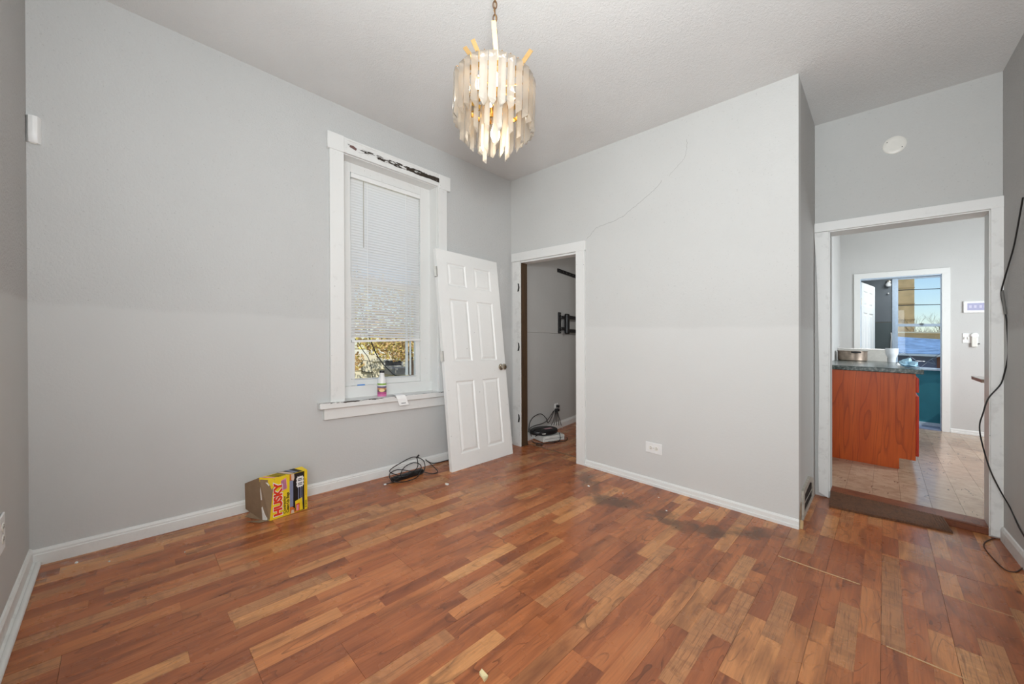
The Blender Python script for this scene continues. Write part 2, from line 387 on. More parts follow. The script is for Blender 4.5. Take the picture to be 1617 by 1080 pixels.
def acrylic_mat():
    t = NT('clear_acrylic_prism')
    tl = t.n('ShaderNodeBsdfTranslucent'); tl.inputs[0].default_value = (.88, .80, .69, 1)
    tp = t.n('ShaderNodeBsdfTransparent'); tp.inputs[0].default_value = (1, .97, .92, 1)
    df = t.n('ShaderNodeBsdfDiffuse'); df.inputs[0].default_value = (.80, .75, .68, 1)
    gl = t.n('ShaderNodeBsdfGlossy'); gl.inputs['Roughness'].default_value = .12
    m1 = t.n('ShaderNodeMixShader'); m1.inputs[0].default_value = .58
    t.t.links.new(tl.outputs[0], m1.inputs[1]); t.t.links.new(tp.outputs[0], m1.inputs[2])
    m3 = t.n('ShaderNodeMixShader'); m3.inputs[0].default_value = .16
    t.t.links.new(m1.outputs[0], m3.inputs[1]); t.t.links.new(df.outputs[0], m3.inputs[2])
    fr = t.n('ShaderNodeFresnel'); fr.inputs[0].default_value = 1.49
    m2 = t.n('ShaderNodeMixShader'); t.t.links.new(fr.outputs[0], m2.inputs[0])
    t.t.links.new(m3.outputs[0], m2.inputs[1]); t.t.links.new(gl.outputs[0], m2.inputs[2]); t.t.links.new(m2.outputs[0], t.out.inputs[0]); return t.mat
M['acrylic'] = acrylic_mat()
def emit(name, c, s):
    t = NT(name); e = t.n('ShaderNodeEmission'); e.inputs[0].default_value = (*c, 1); e.inputs[1].default_value = s
    t.t.links.new(e.outputs[0], t.out.inputs[0]); return t.mat
M['bulb'] = emit('lit_bulb', (1, .86, .66), 9)
M['screen'] = emit('lit_touch_screen', srgb(204, 206, 240), .85)
M['screen2'] = emit('lit_touch_screen_icon', srgb(226, 226, 250), .95)
M['tanbrick'] = plain('tan_brick', srgb(226, 196, 148), .9, 0, .12, 3)
M['shingle'] = plain('blue_grey_shingle', srgb(122, 156, 196), .9, 0, .2, 6)
M['garage'] = plain('garage_siding', srgb(104, 116, 150), .9, 0, .12, 3)
M['brownbrick'] = plain('brown_brick', srgb(120, 88, 84), .9, 0, .2, 5)
M['cream'] = plain('cream_siding', srgb(240, 232, 204), .8, 0, .05, 3)
M['greypanel'] = plain('grey_panel', srgb(150, 150, 148), .7)
M['nightglass'] = plain('dark_window_pane', srgb(58, 58, 60), .25)
M['leaf'] = plain('yellow_autumn_leaf', srgb(244, 208, 118), .7, 0, .4, 5)
M['leaf2'] = plain('brown_autumn_leaf', srgb(206, 168, 112), .7, 0, .4, 5)
M['bark'] = plain('bark', srgb(96, 80, 66), .9, 0, .2, 10)
M['ground'] = plain('leafy_ground', srgb(176, 162, 118), .95, 0, .25, 4)
M['bag'] = plain('pale_blue_plastic', srgb(170, 214, 238), .35)
M['shred'] = plain('white_foam_crumb', srgb(240, 244, 248), .6)
M['cup'] = plain('white_cup_plastic', srgb(232, 236, 240), .3)

# ------------------------------------------------------------------ setting: floors, walls, ceilings
H = 2.857
def dx(y): return 3.433 + .0452*(.791-y)      # right wall, a little out of square
struct(MB().box(-.25, 3.75, -5.6, 0.0, H, H+.12).box(2.43, 3.75, 0.0, .80, H, H+.12).build('ceiling', M['ceil']))
# left wall with window hole
WY0, WY1, WZ0, WZ1 = -1.806, -.962, .60, 2.507
wl = MB().box(-.24, 0, -3.5, WY0, -.2, H+.1).box(-.24, 0, WY1, .10, -.2, H+.1).box(-.24, 0, WY0, WY1, -.2, WZ0).box(-.24, 0, WY0, WY1, WZ1, H+.1)
struct(wl.build('wall_left', M['wallA']))
# back wall with doorway
wall_back = struct(MB().box(0.0, .152, 0, .085, -.2, H+.1).box(.86, 2.53, 0, .085, -.2, H+.1).box(.152, .86, 0, .085, 1.967, H+.1).build('wall_back', M['wallB']))
struct(MB().box(2.43, 2.53, .085, .79, -.2, H+.1).build('wall_alcove_side', M['wallC']))
struct(MB().box(2.43, 2.62, .791, .93, -.2, 3.35).box(3.38, 3.62, .791, .93, -.2, 3.35).box(2.62, 3.38, .791, .93, 2.03, 3.35).build('wall_alcove_back', M['wallE']))
struct(MB().hexa([(dx(-5.6), -5.6, -.2), (dx(-5.6)+.15, -5.6, -.2), (dx(.79)+.15, .79, -.2), (dx(.79), .79, -.2),
                  (dx(-5.6), -5.6, H+.1), (dx(-5.6)+.15, -5.6, H+.1), (dx(.79)+.15, .79, H+.1), (dx(.79), .79, H+.1)]).build('wall_right', M['wallC']))
struct(MB().box(-.1, 1.95, -3.44, -3.285, -.2, H+.1).box(1.95, dx(-3.4), -3.44, -3.285, 2.3, H+.1).build('wall_front', M['wallC']))
struct(MB().box(1.83, 1.95, -5.6, -3.44, -.2, H+.1).box(1.83, 3.75, -5.72, -5.6, -.2, H+.1).build('wall_front_room', M['wallE']))
# laminate floor
floor = struct(MB().box(-.1, 3.75, -5.6, .93, -.06, -.004).box(-.5, 2.43, .0, 2.6, -.06, -.004).build('floor', M['gap'], lean=False))
def planks():
    out = []
    W = .205; SW = W/3
    def region(x0, x1, y0, y1, off, hold):
        k0 = math.floor((x0-3.315)/W)-1
        k = k0
        while 3.315+k*W < x1:
            bx = 3.315+k*W
            rs = random.Random(k*17+off)
            ystart = {-1: -.28, -2: -.917, -3: -.475}.get(k, None) if off == 0 else None
            yb = (ystart if ystart is not None else rs.uniform(-1.2, 0))
            yb -= math.ceil((yb-y0)/1.2)*1.2
            while yb < y1:
                a, b = yb, yb+1.2; kk = rs.randrange(3)
                for s3 in range(3):
                    cuts = [a+c_+rs.uniform(-.05, .05) for c_ in ((.40, .80), (.27, .74), (.46, .93))[(s3+kk) % 3]]
                    ys = [a]+sorted(cuts)+[b]
                    for c0, c1 in zip(ys[:-1], ys[1:]):
                        px0, px1 = bx+SW*s3, bx+SW*(s3+1)
                        q0, q1 = max(px0, x0), min(px1, x1); r0, r1 = max(c0, y0), min(c1, y1)
                        if q1-q0 > .004 and r1-r0 > .01:
                            gl = .0005 if s3 == 0 else .00015; gr = .0005 if s3 == 2 else .00015
                            e0 = .0005 if c0 == a else .00015; e1 = .0005 if c1 == b else .00015
                            dz = 0
                            if off == 0:
                                dz = {-1: .0022, -2: .0012, 0: .0}.get(k, 0) if y0 < 1 and (r0+r1)/2 > -1.0 else 0
                            hold.append((q0+gl, q1-gr, r0+e0, r1-e1, dz))
                yb += 1.2
            k += 1
    main = []
    region(0.0, 3.62, -3.285, 0.0, 0, main); region(2.53, 3.46, 0.0, .80, 0, main)
    other = []
    region(.152, .86, 0.0, .13, 3, other); region(-.35, 2.43, .135, 2.5, 5, other); region(1.95, 3.7, -5.6, -3.285, 6, other)
    return main, other
_main, _other = planks()
def _score(p):
    c = Vector(((p[0]+p[1])/2, (p[2]+p[3])/2, 0)); d = c-CAM; z = d.dot(_f)
    if z < .3: return 0
    u = abs(d.dot(_R)/z)*602.2; v = abs(d.dot(_U)/z)*602.2
    if u > 900 or v > 640: return 0
    return (p[1]-p[0])*(p[3]-p[2])/z**3
_main.sort(key=_score, reverse=True)
def plank_mb(p, mb):
    x0, x1, y0, y1, dz = p
    return mb.box(x0, x1, y0, y1, -.005, 0+dz)
for p in _main[:300]:
    r = rnd(); plank_mb(p, MB()).build('plank', M['plank'], floor, lean=False, attr=[r]*6, recalc=False)
mb = MB(); at = []
for p in _main[300:]+_other:
    plank_mb(p, mb); at += [rnd()]*6
tag(mb.build('planks_far', M['plank'], floor, lean=False, attr=at, recalc=False), kind='stuff').name = 'far_planks'

# raw chipped edges where boards have lifted near the kitchen
raw = plain('raw_board_edge', srgb(206, 176, 136), .8)
for (xa, xb, yy, ww) in ((2.50, 2.70, -.476, .003), (2.70, 2.83, -.4755, .0035), (2.92, 3.126, -.917, .0022), (3.112, 3.315, -.281, .0022)):
    nseg = 8; mb = MB()
    for k in range(nseg):
        a_, b_ = xa+(xb-xa)*k/nseg, xa+(xb-xa)*(k+1)/nseg
        w_ = ww*random.uniform(.4, 1.1)
        mb.box(a_, b_, yy-w_/2, yy+w_/2, -.002, .0034)
    mb.build('chipped_edge', raw, floor, lean=False)
# baseboards
def base_prof_A(y0, y1, name):
    # against x = 0
    P = [(0, 0), (.016, 0), (.016, .052), (.0125, .056), (.0125, .064), (.007, .074), (0, .076)]
    return struct(MB().sheet([(x, y0, z) for x, z in P], (0, y1-y0, 0)).build(name, M['trim']))
base_prof_A(-3.285, -.0, 'baseboard_left')
def base_prof_y(x0, x1, yf, s, name, mat='trim', h=.058):
    P = [(0, 0), (.02, 0), (.02, .018), (.013, .022), (.012, h-.012), (.006, h-.003), (0, h)]
    return struct(MB().sheet([(x0, yf+s*d, z) for d, z in P], (x1-x0, 0, 0)).build(name, M[mat]))
base_prof_y(.953, 2.532, 0.0, -1, 'baseboard_back')
bf = base_prof_y(.0, 1.95, -3.285, 1, 'baseboard_front', 'trimdirty', .085)
MB().tube([(.02, -3.258, .008), (1.95, -3.258, .008)], .012, 10).build('shoe_molding', M['trim'], bf, smooth=True)
b = MB()
P = [(0, 0), (-.014, 0), (-.014, .065), (-.007, .082), (0, .085)]
b.add([(dx(.76)+a, .76, z) for a, z in P]+[(dx(-3.3)+a, -3.3, z) for a, z in P], [(0, 1, 2, 3, 4), (9, 8, 7, 6, 5)]+[(i, (i+1) % 5, 5+(i+1) % 5, 5+i) for i in range(5)])
struct(b.build('baseboard_right', M['trimdirty']))
# settling crack on the back wall
pts = [(.966, 2.07), (1.02, 2.11), (1.06, 2.15), (1.124, 2.168), (1.22, 2.18), (1.338, 2.21), (1.40, 2.25), (1.479, 2.288), (1.58, 2.35), (1.64, 2.39), (1.663, 2.42)]
pts2 = [(1.72, 2.44), (1.78, 2.49), (1.832, 2.541), (1.85, 2.60), (1.856, 2.676)]
c = MB()
for PP in (pts, pts2):
    S_ = smooth_path([(x, 0, z) for x, z in PP], 5)
    S_ = [p+Vector((random.uniform(-.004, .004), 0, random.uniform(-.004, .004))) for p in S_]
    for a, d in zip(S_[:-1], S_[1:]):
        w = .0009 if PP is pts else .0006
        t = (d-a).normalized(); n = Vector((-t.z, 0, t.x))*w
        c.quad(a+n+Vector((0, -.0006, 0)), d+n+Vector((0, -.0006, 0)), d-n+Vector((0, -.0006, 0)), a-n+Vector((0, -.0006, 0)))
c.build('crack', plain('crack_grey', srgb(128, 126, 122), .9), wall_back)  # flat grey line drawn for the crack itself

# ------------------------------------------------------------------ window_1 (left wall)
w1 = struct(thing('window_1', (0, -1.384, .60)))
w1['label'] = 'tall white sash window with chipped corner-block casing and wide sill in left wall'
def part(mb, name, mat, par, bevel=.002, **kw): return mb.build(name, M[mat] if isinstance(mat, str) else mat, par, bevel=bevel, **kw)
part(MB().box(0, .026, -1.908, WY0, .645, 2.507), 'side_casing', 'trim', w1)
part(MB().box(0, .026, WY1, -.868, .645, 2.507), 'side_casing', 'trim', w1)
hd = w_head = part(MB().box(0, .026, -1.806, -.95, 2.507, 2.612), 'head_casing', 'headchip', w1)
part(MB().sheet([(.0262, -1.765, 2.560), (.0262, -1.715, 2.548), (.0262, -1.708, 2.565), (.0262, -1.735, 2.578), (.0262, -1.758, 2.576)], (.0006, 0, 0)), 'bare_patch', plain('old_red_paint', srgb(112, 84, 80), .8), w1, 0)
part(MB().box(.0, .030, -1.806, -.95, 2.604, 2.618), 'head_bead', 'trim', w1)
part(MB().box(0, .034, -1.925, -1.806, 2.500, 2.622), 'corner_block', 'trim', w1, .004)
part(MB().box(0, .034, -.953, -.832, 2.492, 2.618), 'corner_block', 'trim', w1, .004)
# jambs and deep inner stop
part(MB().box(-.235, .002, -1.836, WY0+.004, .61, WZ1).box(-.235, .002, WY1-.004, WY1+.03, .61, WZ1).box(-.235, .002, -1.836, WY1+.03, WZ1-.004, WZ1+.02), 'jamb', 'trim', w1, 0)
part(MB().box(-.20, -.112, WY0, -1.702, .735, WZ1).box(-.20, -.112, -1.066, WY1, .735, WZ1).box(-.20, -.112, -1.702, -1.066, 2.432, WZ1), 'inner_stop', 'trim', w1)
part(MB().box(-.21, -.09, WY0, WY1, .60, .737), 'inner_sill', 'trim', w1)
part(MB().sheet([(-.11, WY0, .606), (0, WY0, .606), (0, -1.995, .606), (.062, -1.995, .606), (.062, -.80, .606), (0, -.80, .606), (0, WY1, .606), (-.11, WY1, .606)], (0, 0, .042)), 'stool', 'stoolchip', w1, .004)
part(MB().box(0, .028, -1.955, -.83, .522, .606), 'apron', 'trim', w1, .003)
# sashes
def sash(y0, y1, z0, z1, xc, sw, bot, top, name, par, mat='trim'):
    s = part(MB().box(xc-.018, xc+.018, y0, y0+sw, z0, z1).box(xc-.018, xc+.018, y1-sw, y1, z0, z1)
             .box(xc-.018, xc+.018, y0+sw, y1-sw, z0, z0+bot).box(xc-.018, xc+.018, y0+sw, y1-sw, z1-top, z1), name, mat, par)
    part(MB().box(xc-.003, xc+.003, y0+sw, y1-sw, z0+bot, z1-top), 'pane', 'glass', s, 0)
    return s
sash(-1.702, -1.066, .737, 1.60, -.15, .040, .045, .04, 'lower_sash', w1)
sash(-1.702, -1.066, 1.56, 2.432, -.188, .040, .04, .045, 'upper_sash', w1)
part(MB().box(-.131, -.122, -1.69, -1.10, .786, .792), 'sash_lift', 'whitemetal', w1, 0)
part(MB().box(-.205, -.190, -1.17, -1.150, .79, 1.58), 'storm_frame', 'plastic', w1, 0)
part(MB().box(-.203, -.190, -1.13, -1.118, .79, 1.58), 'storm_frame', 'plastic', w1, 0)
tag(part(MB().box(-.098, -.0895, -1.66, -1.60, .738, .746), 'tape', 'bluetape', w1, 0), 'strip of blue tape')

# blind
bl = thing('window_blind', (-.125, -1.384, 2.40), 'white horizontal slat blind lowered over most of the tall window', 'blind')
part(MB().box(-.145, -.105, -1.698, -1.07, 2.392, 2.428), 'headrail', 'plastic', bl)
sm = MB()
for k in range(6):
    a = -.0125+.025*k/5
slat_me = None
zs = []
z = 2.375
while z > 1.112: zs.append(z); z -= .0222
for i, z in enumerate(zs):
    if slat_me is None:
        s = MB(); prof = []
        for k in range(5):
            t = (k/4-.5); prof.append((t*.0255*math.cos(.80), t*.0255*math.sin(.80)+.0022*(1-4*t*t)))
        vs = [(-.122+a, y, z+b_) for y in (-1.694, -1.074) for a, b_ in prof]
        s.add(vs, [(k, k+1, 6+k, 5+k) for k in range(4)])
        o = s.build('slat', M['blind'], bl, smooth=False); slat_me = o.data
        sol = None; z0 = z
    else:
        o = bpy.data.objects.new('slat', slat_me); COL.objects.link(o); o.parent = bl
        o.location = L((0, 0, z))-L((0, 0, z0))
        o.rotation_euler = (random.uniform(-.001, .001)+.0004*i*0, 0, 0)
br = part(MB().hexa([(-.136, -1.694, 1.082), (-.108, -1.694, 1.082), (-.108, -1.074, 1.104), (-.136, -1.074, 1.104), (-.136, -1.694, 1.10), (-.108, -1.694, 1.10), (-.108, -1.074, 1.122), (-.136, -1.074, 1.122)]), 'bottom_rail', 'plastic', bl)
for y in (-1.565, -1.215):
    part(MB().box(-.1095, -.1085, y-.0015, y+.0015, 1.10, 2.40), 'ladder_cord', 'plastic', bl, 0)
part(MB().tube([(-.10, -1.60, 2.385), (-.098, -1.602, 1.85)], .003, 6), 'tilt_wand', 'acrylic', bl, 0)

# ------------------------------------------------------------------ door_1 (side room) and door_2 (kitchen) frames
d1 = struct(thing('door_1', (.5, 0, 0)))
part(MB().box(.040, .152, -.022, 0, .0, 1.967), 'side_casing', 'trimdirty', d1)
part(MB().box(.862, .955, -.022, 0, .0, 1.972), 'side_casing', 'trim', d1)
part(MB().box(.028, .965, -.024, 0, 1.970, 2.058), 'head_casing', 'trim', d1)
part(MB().box(.140, .156, -.004, .088, 0, 1.965), 'jamb', 'jambwood', d1, 0)
part(MB().box(.856, .872, .0, .088, 0, 1.965), 'jamb', 'trim', d1, 0)
part(MB().box(.152, .86, -.004, .088, 1.952, 1.968), 'head_jamb', 'trim', d1, 0)
for z in (1.69, 1.06, .30):
    part(MB().sheet([(.116, -.0235, z-.045), (.140, -.0235, z-.040), (.146, -.0235, z), (.138, -.0235, z+.04), (.122, -.0235, z+.045), (.126, -.0235, z)], (0, .002, 0)), 'hinge_scar', 'slot', d1, 0)
part(MB().box(.156, .858, .118, .134, 0, .006), 'threshold_strip', plain('tan_threshold_strip', srgb(132, 100, 76), .6), d1, 0)

d2 = struct(thing('door_2', (3.0, .79, 0)))
part(MB().sheet([(2.528, .769, 2.023), (2.614, .769, 2.023), (2.612, .769, .0), (2.553, .769, .03), (2.549, .769, .25), (2.556, .769, .9), (2.545, .769, 1.6)], (0, .022, 0)), 'side_casing', 'trimdirty', d2)
part(MB().box(3.384, 3.436, .769, .791, .012, 2.03), 'side_casing', 'trimdirty', d2)
part(MB().box(2.522, 3.44, .767, .791, 2.025, 2.094), 'head_casing', 'trim', d2)
part(MB().box(2.604, 2.62, .785, .945, .05, 2.03), 'jamb', 'trim', d2, 0)
part(MB().box(3.38, 3.396, .785, .945, .05, 2.03), 'jamb', 'trim', d2, 0)
part(MB().box(2.604, 3.396, .785, .945, 2.018, 2.034), 'head_jamb', 'trim', d2, 0)
part(MB().box(2.606, 3.39, .795, .95, 0.0, .052), 'threshold', 'sillwood', d2, .006)

# ------------------------------------------------------------------ side room behind door_1
dv = Vector((-.1787, .9839, 0)); nv = Vector((.9839, .1787, 0)); P1 = Vector((-.11, .996, 0))
def cw(t, off, z): p = P1+dv*t+nv*off; return (p.x, p.y, z)
def cwbox(mb, t0, t1, o0, o1, z0, z1, m=0):
    return mb.hexa([cw(t0, o0, z0), cw(t1, o0, z0), cw(t1, o1, z0), cw(t0, o1, z0), cw(t0, o0, z1), cw(t1, o0, z1), cw(t1, o1, z1), cw(t0, o1, z1)], m)
ws = struct(cwbox(cwbox(MB(), -1.0, 1.7, -.12, 0, -.1, 1.2235), -1.0, 1.7, -.12, 0, 1.226, H).build('wall_side_room_left', M['wallS']))
struct(MB().box(-.6, 2.43, 2.4, 2.5, -.1, H).build('wall_side_room_back', M['wallS']))
struct(MB().box(-.5, 2.43, .085, 2.5, 2.6, 2.7).build('ceiling_side_room', M['wallS']))
P = [(0, 0), (.014, 0), (.014, .06), (.006, .085), (0, .088)]
mb = MB(); n = len(P)
mb.add([cw(-.85, o, z) for o, z in P]+[cw(1.45, o, z) for o, z in P], [tuple(range(n)), tuple(range(2*n-1, n-1, -1))]+[(i, (i+1) % n, n+(i+1) % n, n+i) for i in range(n)])
struct(mb.build('baseboard_side_room', M['trim']))
# outlet in side room + plugs
def outlet(name, org, u, v, n, label, horizontal=True):
    # org centre of plate on wall; u long axis, v short axis, n out of wall
    o = Vector(org); u = Vector(u); v = Vector(v); n = Vector(n)
    def bx(mb, a0, a1, b0, b1, c0, c1):
        return mb.hexa([o+u*a+v*b_+n*c for c in (c0, c1) for a, b_ in ((a0, b0), (a1, b0), (a1, b1), (a0, b1))])
    r = thing(name, o, label, 'outlet')
    part(bx(MB(), -.0665, .0665, -.0425, .0425, .0, .007), 'plate', 'plastic', r, .003)
    for s in (-1, 1):
        f = part(MB().lathe([(.0165, .006), (.0165, .009), (.0155, .0095)], o+u*s*.0225, n, 20), 'receptacle', 'ivory', r, 0)
        m = MB()
        bx(m, s*.0225-.004, s*.0225+.004, .005, .0075, .009, .0101); bx(m, s*.0225-.004, s*.0225+.004, -.0075, -.005, .009, .0101)
        m.lathe([(.0025, .009), (.0025, .0101)], o+u*(s*.0225+.009), n, 8)
        part(m, 'slots', 'slot', f, 0)
    part(MB().lathe([(.003, .006), (.003, .008)], o, n, 10), 'screw', 'steel', r, 0)
    return r
outlet('wall_outlet', (1.595, 0, .301), (1, 0, 0), (0, 0, 1), (0, -1, 0), 'white duplex outlet plate set sideways low on the back wall')
outlet('wall_outlet', (.618, -3.285, .39), (0, 0, 1), (1, 0, 0), (0, 1, 0), 'white outlet cut by the left edge of the photo on the near left wall')
outlet('wall_outlet', cw(-.085, 0, .264), (0, 0, 1), dv, nv, 'white outlet inside the side room with black plugs in it')

# TV bracket and rail
tv = thing('television_mount', cw(.2, 0, 1.36), 'black folding television arm bracket on the side room wall', 'wall mount')
part(cwbox(MB(), -.03, .03, .0, .02, 1.23, 1.50), 'wall_plate', 'black', tv, .003)
for z_ in (1.42, 1.275): part(cwbox(MB(), -.02, .13, .03, .05, z_, z_+.035), 'inner_arm', 'black', tv, .004)
part(cwbox(MB(), .10, .18, .025, .075, 1.225, 1.49), 'pivot', 'black', tv, .015)
for z_ in (1.425, 1.245): part(cwbox(MB(), .16, .75, .045, .065, z_, z_+.045), 'outer_arm', 'black', tv, .004)
for zz in (1.25, 1.30, 1.43, 1.48):
    part(MB().lathe([(.006, .0), (.006, .006)], cw(0, .019, zz), nv, 10), 'bolt', 'steel', tv, 0)
rl = thing('slotted_rail', cw(.3, 0, 2.04), 'black slotted metal rail high on the side room wall', 'rail')
part(cwbox(MB(), -.045, .95, .0, .018, 2.016, 2.062), 'bar', 'black', rl, .002)
for k in range(8):
    part(MB().lathe([(.007, .0), (.007, .0015)], cw(-.0+.1*k, .0178, 2.038), nv, 10), 'hole', 'steel', rl, 0)

# modem pile
bx_ = thing('white_device', (.17, .50, 0), 'white flat box device on side room floor under the black modem', 'device')
ang = math.radians(-14); cu_, su_ = math.cos(ang), math.sin(ang)
def rp(x, y, z, c=(.15, .45)): return (c[0]+x*cu_-y*su_, c[1]+x*su_+y*cu_, z)
def rbox(mb, x0, x1, y0, y1, z0, z1, c=(.15, .45), m=0):
    return mb.hexa([rp(x, y, z, c) for z in (z0, z1) for x, y in ((x0, y0), (x1, y0), (x1, y1), (x0, y1))], m)
part(rbox(MB(), -.10, .11, -.15, .15, .004, .066), 'case', 'whitemetal', bx_, .006)
part(rbox(MB(), .1102, .1112, -.13, .13, .036, .039), 'seam', 'slot', bx_, 0)
md = thing('modem', (.13, .47, .066), 'black oval modem resting on the white device in the side room', 'modem')
prof = [(.135, .0), (.158, .008), (.164, .024), (.158, .044), (.13, .056), (.0, .058)]
m = MB().lathe(prof, (0, 0, 0), seg=36)
m.v = [Vector(rp(p.x*.74, p.y*1.12, p.z+.067+.02*(p.y+.2), (.115, .41))) for p in m.v]
part(m, 'case', 'black', md, 0, smooth=True)
part(rbox(MB(), .02, .06, -.02, .08, .1285, .1305, (.115, .41)), 'sticker', plain('pink_grey_sticker', srgb(180, 140, 148), .6), md, 0)
part(rbox(MB(), .10, .119, -.10, -.06, .090, .098, (.115, .41)), 'indicator', 'whitemetal', md, 0)
cords = [
    [(.03, .24, .09), (.03, .27, .20), (.02, .36, .255), (.0, .50, .26), (-.02, .62, .19), (-.03, .68, .13), (-.05, .84, .28)],
    [(.08, .24, .05), (.05, .24, .13), (.06, .33, .16), (.04, .45, .155), (.01, .60, .17), (-.03, .78, .26)],
    [(.27, .50, .09), (.292, .49, .03), (.30, .42, .006), (.28, .30, .006), (.22, .22, .006), (.14, .20, .006), (.09, .24, .006)],
    [(.26, .66, .008), (.31, .60, .006), (.33, .50, .006), (.29, .42, .006), (.20, .30, .006)],
    [(.26, .22, .006), (.275, .18, .006), (.25, .15, .006), (.215, .16, .006), (.22, .20, .006), (.25, .215, .006)],
    [(.10, .26, .10), (.13, .24, .14), (.17, .30, .150), (.19, .26, .11), (.15, .22, .07)],
]
for q in range(5):
    cords.append([(.03+.022*q, .66+.02*q, .11), (-.005+.012*q, .76+.010*q, .18), (-.047+.004*q, .835+.003*q, .275)])
pc = thing('cable_tangle', (.0, .5, 0), 'tangle of black power cords looping over the modem to the outlet', 'cord')
for k, q in enumerate(cords):
    part(MB().tube(smooth_path(q, 8), .0042, 7), 'cable', 'cord', pc, 0, smooth=True)
for k in (0, 1):
    part(cwbox(MB(), -.105, -.07, .011, .045, .235+.045*k, .268+.045*k), 'plug', 'cord', pc, .004)

# ------------------------------------------------------------------ leaning door slab
BL_ = Vector((.2958, -1.0219, .0)); BR_ = Vector((.2619, -.2480, .0)); ed = (BR_-BL_).normalized(); DW = .7745; DH = 1.94
th = math.radians(6.5); nn = Vector((-ed.y, ed.x, 0)); wv = Vector((0, 0, 1))*math.cos(th)+nn*math.sin(th); fn = ed.cross(wv).normalized()
ld = thing('leaning_door', (.27, -.63, 0), 'white six panel door slab off its hinges leaning against the window wall', 'door')
TH = .034
def dp(u, v, d=0): return BL_+ed*u+wv*v-fn*d      # d into the thickness, toward the wall
if fn.x < 0: fn = -fn
cols = [(.115, .335), (.44, .66)]
rows = [(.13, .72), (.93, 1.49), (1.62, 1.83)]
m = MB()
us = sorted({0, DW, *[a for c in cols for a in c]}); vs_ = sorted({0, DH, *[a for c in rows for a in c]})
us = [0, .115, .335, .44, .66, DW]; vs_ = [0, .13, .76, .935, 1.50, 1.62, 1.83, DH]
def cell(u0, u1, v0, v1, hole):
    if not hole:
        m.quad(dp(u0, v0), dp(u1, v0), dp(u1, v1), dp(u0, v1)); return
    rings = [(0, 0), (.010, .009), (.018, .009), (.036, .002)]
    pr = [[dp(u0+i, v0+i, d), dp(u1-i, v0+i, d), dp(u1-i, v1-i, d), dp(u0+i, v1-i, d)] for i, d in rings]
    for A_, B_ in zip(pr[:-1], pr[1:]):
        for k in range(4): m.quad(A_[k], A_[(k+1) % 4], B_[(k+1) % 4], B_[k])
    m.quad(*pr[-1])
for i in range(5):
    for j in range(7):
        cell(us[i], us[i+1], vs_[j], vs_[j+1], i in (1, 3) and j in (1, 3, 5))
m.quad(dp(0, 0, TH), dp(0, DH, TH), dp(DW, DH, TH), dp(DW, 0, TH))
m.quad(dp(0, 0), dp(0, DH), dp(0, DH, TH), dp(0, 0, TH)); m.quad(dp(DW, 0), dp(DW, 0, TH), dp(DW, DH, TH), dp(DW, DH))
m.quad(dp(0, DH), dp(DW, DH), dp(DW, DH, TH), dp(0, DH, TH)); m.quad(dp(0, 0), dp(0, 0, TH), dp(DW, 0, TH), dp(DW, 0))
part(m, 'slab', 'doorpaint', ld, 0, recalc=False)
k0 = dp(DW-.07, .865)
kn = part(MB().lathe([(.031, 0), (.031, .005), (.024, .010), (.012, .012), (.011, .026), (.022, .032), (.0285, .042), (.029, .052), (.024, .060), (.008, .063)], k0, fn, 24), 'knob', 'nickel', ld, 0, smooth=True)
part(MB().lathe([(.007, .062), (.007, .0645)], k0, fn, 12), 'keyhole', 'brass', kn, 0)
def duv(u0, u1, v0, v1, d0, d1): return [dp(u, v, d) for d in (d0, d1) for u, v in ((u0, v0), (u1, v0), (u1, v1), (u0, v1))]
for v in (1.73, .985):
    h = part(MB().hexa(duv(-.003, .0005, v-.045, v+.045, .002, .032)), 'hinge', 'steel', ld, 0)
    part(MB().tube([dp(-.006, v-.046, -.004), dp(-.006, v+.046, -.004)], .0055, 8), 'pin', 'steel', h, 0, smooth=True)
    part(MB().hexa(duv(-.036, -.006, v-.045, v+.045, -.003, 0)), 'leaf', 'whitemetal', h, 0)
part(MB().hexa(duv(DW-.0005, DW+.002, 1.16, 1.20, .004, .03)), 'strike_patch', 'slot', ld, 0)

# ------------------------------------------------------------------ cardboard bag box
FL = Vector((.241, -2.347, .0)); FR = Vector((.210, -2.127, .0)); uu = (FR-FL).normalized(); BW = .222; BH = .25
bn = Vector((uu.y, -uu.x, 0)).normalized()
if bn.x < 0: bn = -bn
up = Vector((0, 0, 1))
bx = thing('bag_box', (.2, -2.24, 0), 'open yellow and black cardboard box of bags on floor by left wall', 'box')
def bp_(u, v, d=0): return FL+uu*u+up*v-bn*d     # d back toward wall
FLt = bp_(.026, .25); BLb = Vector((.204, -2.377, 0)); BLt = Vector((.196, -2.392, .262))
FRt = bp_(.222, .253); BRb = bp_(.222, 0, .058); BRt = bp_(.216, .262, .062)
part(MB().quad(FL, bp_(.222, 0), FRt, FLt).quad(FLt, FRt, BRt, BLt).quad(bp_(.222, 0), BRb, BRt, FRt).quad(BLb, BLt, BRt, BRb), 'carton', 'yellow', bx, 0, recalc=False)
def ef(a, b):   # a 0..1 from front edge to back edge, b 0..1 up
    lo = FL.lerp(BLb, a); hi = FLt.lerp(BLt, a); return lo.lerp(hi, b)
en = (BLb-FL).cross(up).normalized()
if en.y > 0: en = -en
def efs(poly, name, mat, k): part(MB().add([ef(a, b_)+en*k for a, b_ in poly], [tuple(range(len(poly)))]), name, mat, bx, 0, recalc=False)
efs([(0, 0), (1, 0), (1, 1), (0, 1)], 'end_panel', 'card', 0)
efs([(0, 0), (.22, .0), (.2, .25), (.16, .55), (.22, .82), (.5, .9), (1, .9), (1, 1), (0, 1)], 'end_flap', 'yellow', .0008)
efs([(1, 0), (.35, .02), (.38, .1), (.6, .14), (.55, .22), (.78, .27), (.9, .33), (1, .3)], 'torn_patch', 'cardtorn', .0012)
